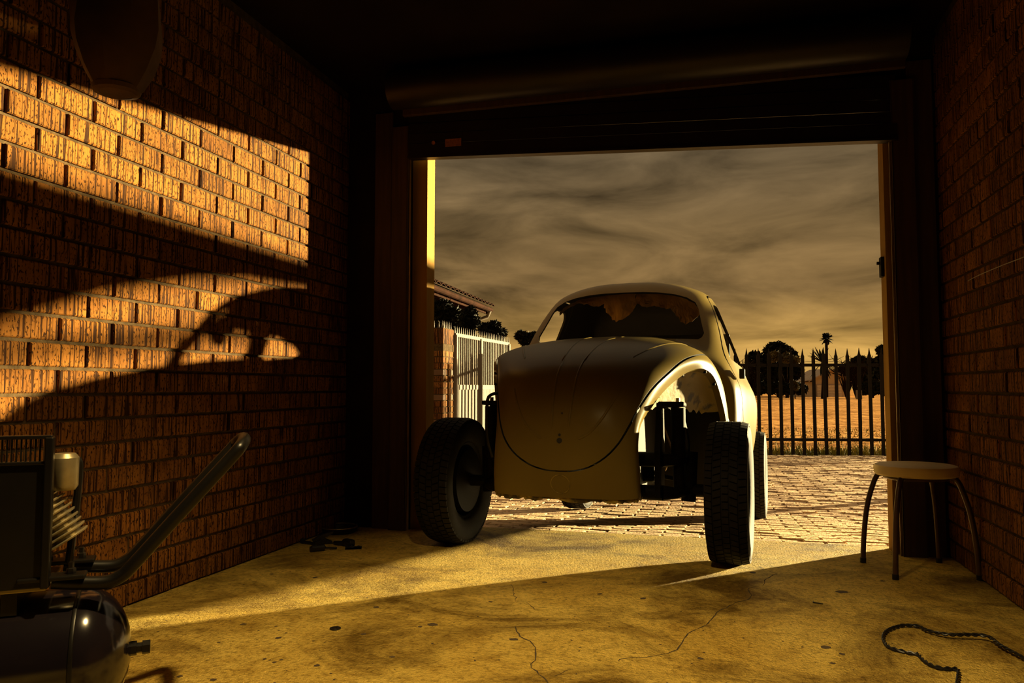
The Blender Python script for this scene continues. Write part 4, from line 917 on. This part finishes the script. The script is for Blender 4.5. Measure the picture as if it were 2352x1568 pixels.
# ------------------------------------------------------------------ small tools and scraps on the floor
def gp(px, py): p = onz(px, py); return (p[0], p[1], 0)
a0, a1 = np.array(gp(712, 1268)), np.array(gp(773, 1261)); dv = a1 - a0; t = empty('screwdriver', a0, math.atan2(dv[1], dv[0])); tag(t, 'black handled screwdriver lying on the floor near the left wall', 'screwdriver'); L_ = float(np.linalg.norm(dv))
MB().tube([(0, 0, .016), (.008, 0, .016), (.03, 0, .016), (L_ * .52, 0, .016), (L_ * .56, 0, .014)], [.010, .016, .015, .016, .008], 10).build('handle', M['tool'], t, True)
MB().tube([(L_ * .54, 0, .014), (L_ * .9, 0, .008), (L_, 0, .006)], [.005, .005, .006], 8).build('shaft', M['tool'], t)
t = empty('spring_clamp', gp(742, 1249), .6); tag(t, 'small black spring clamp standing open on the floor', 'clamp')
MB().prism([(-.05, .0), (.05, .0), (.045, .012), (.005, .03), (-.05, .012)], -.014, .014).build('lower_jaw', M['tool'], t); MB().prism([(-.05, .014), (.0, .03), (.045, .052), (.052, .064), (-.01, .048), (-.055, .024)], -.014, .014).build('upper_jaw', M['tool'], t)
MB().tube([(0, -.018, .03), (0, .018, .03)], .010, 10).build('pivot', M['tool'], t)
t = empty('hose_clip', gp(709, 1250), -.3); tag(t, 'short black bolt lying beside the screwdriver', 'bolt'); t.name = 'bolt'
MB().tube([(-.045, 0, .009), (.04, 0, .009)], .008, 8).build('shank', M['tool'], t); MB().lathe([(0, 0), (.015, 0), (.015, .012), (0, .012)], 6, Matrix.Translation((-.05, 0, .0135)) @ Matrix.Rotation(PI / 2, 4, 'Y')).build('head', M['tool'], t)
t = empty('pliers', gp(793, 1253), -.5); tag(t, 'black pliers lying bunched on the floor near the door frame', 'pliers')
for s in (-1, 1): MB().tube([(-.055, s * .028, .012), (-.02, s * .02, .014), (.012, 0, .016)], [.010, .011, .010], 8).build('grip', M['tool'], t, True)
MB().bbox((.03, 0, .020), (.07, .036, .036), .01).build('jaw', M['tool'], t, True)
t = empty('rag_scrap', gp(812, 1259), .4); tag(t, 'small crumpled black scrap touching the pliers', 'scrap'); q = MB()
P = np.array([[(x, y, .004 + .016 * abs(mnoise.noise(Vector((x * 60, y * 60, 3))))) for y in np.linspace(-.025, .025, 7)] for x in np.linspace(-.04, .04, 9)]); q.grid(P); P2 = P.copy(); P2[:, :, 2] = 0.0005; q.grid(P2)
q.build('folds', M['tool'], t)
t = empty('shallow_pan', gp(778, 1222), 0); tag(t, 'shallow round dark pan on the floor in the corner', 'pan')
MB().lathe([(0, 0), (.085, 0), (.095, .02), (.10, .032), (.104, .030), (.098, .012), (.09, .004), (0, .004)], 36).build('dish', M['door_steel'], t, True)
MB().lathe([(.10 + .004 * math.cos(a), .032 + .004 * math.sin(a)) for a in np.linspace(0, 2 * PI, 8, endpoint=False)], 36, None, True).build('rim', M['galv'], t, True)
t = empty('steel_washer', gp(770, 1444), 0); tag(t, 'dark steel washer lying on the open floor', 'washer')
MB().lathe([(.007, 0), (.018, 0), (.0185, .003), (.018, .004), (.007, .004)], 24, None, True).build('ring', M['tool'], t, True)
t = empty('nail', gp(1868, 1385), 0); a0, a1 = np.array(gp(1868, 1385)), np.array(gp(1891, 1388)); dv = a1 - a0; t.rotation_euler[2] = math.atan2(dv[1], dv[0]); tag(t, 'thin dark nail lying on the stained floor', 'nail')
MB().tube([(0, 0, .003), (float(np.linalg.norm(dv)), 0, .0025)], [.0025, .0015], 6).build('shank', M['tool'], t); MB().lathe([(0, 0), (.005, 0), (.005, .002), (0, .002)], 10, Matrix.Translation((-.001, 0, .005)) @ Matrix.Rotation(PI / 2, 4, 'Y')).build('head', M['tool'], t)
print('bricks', nb, nb2, 'pavers', len(cells))
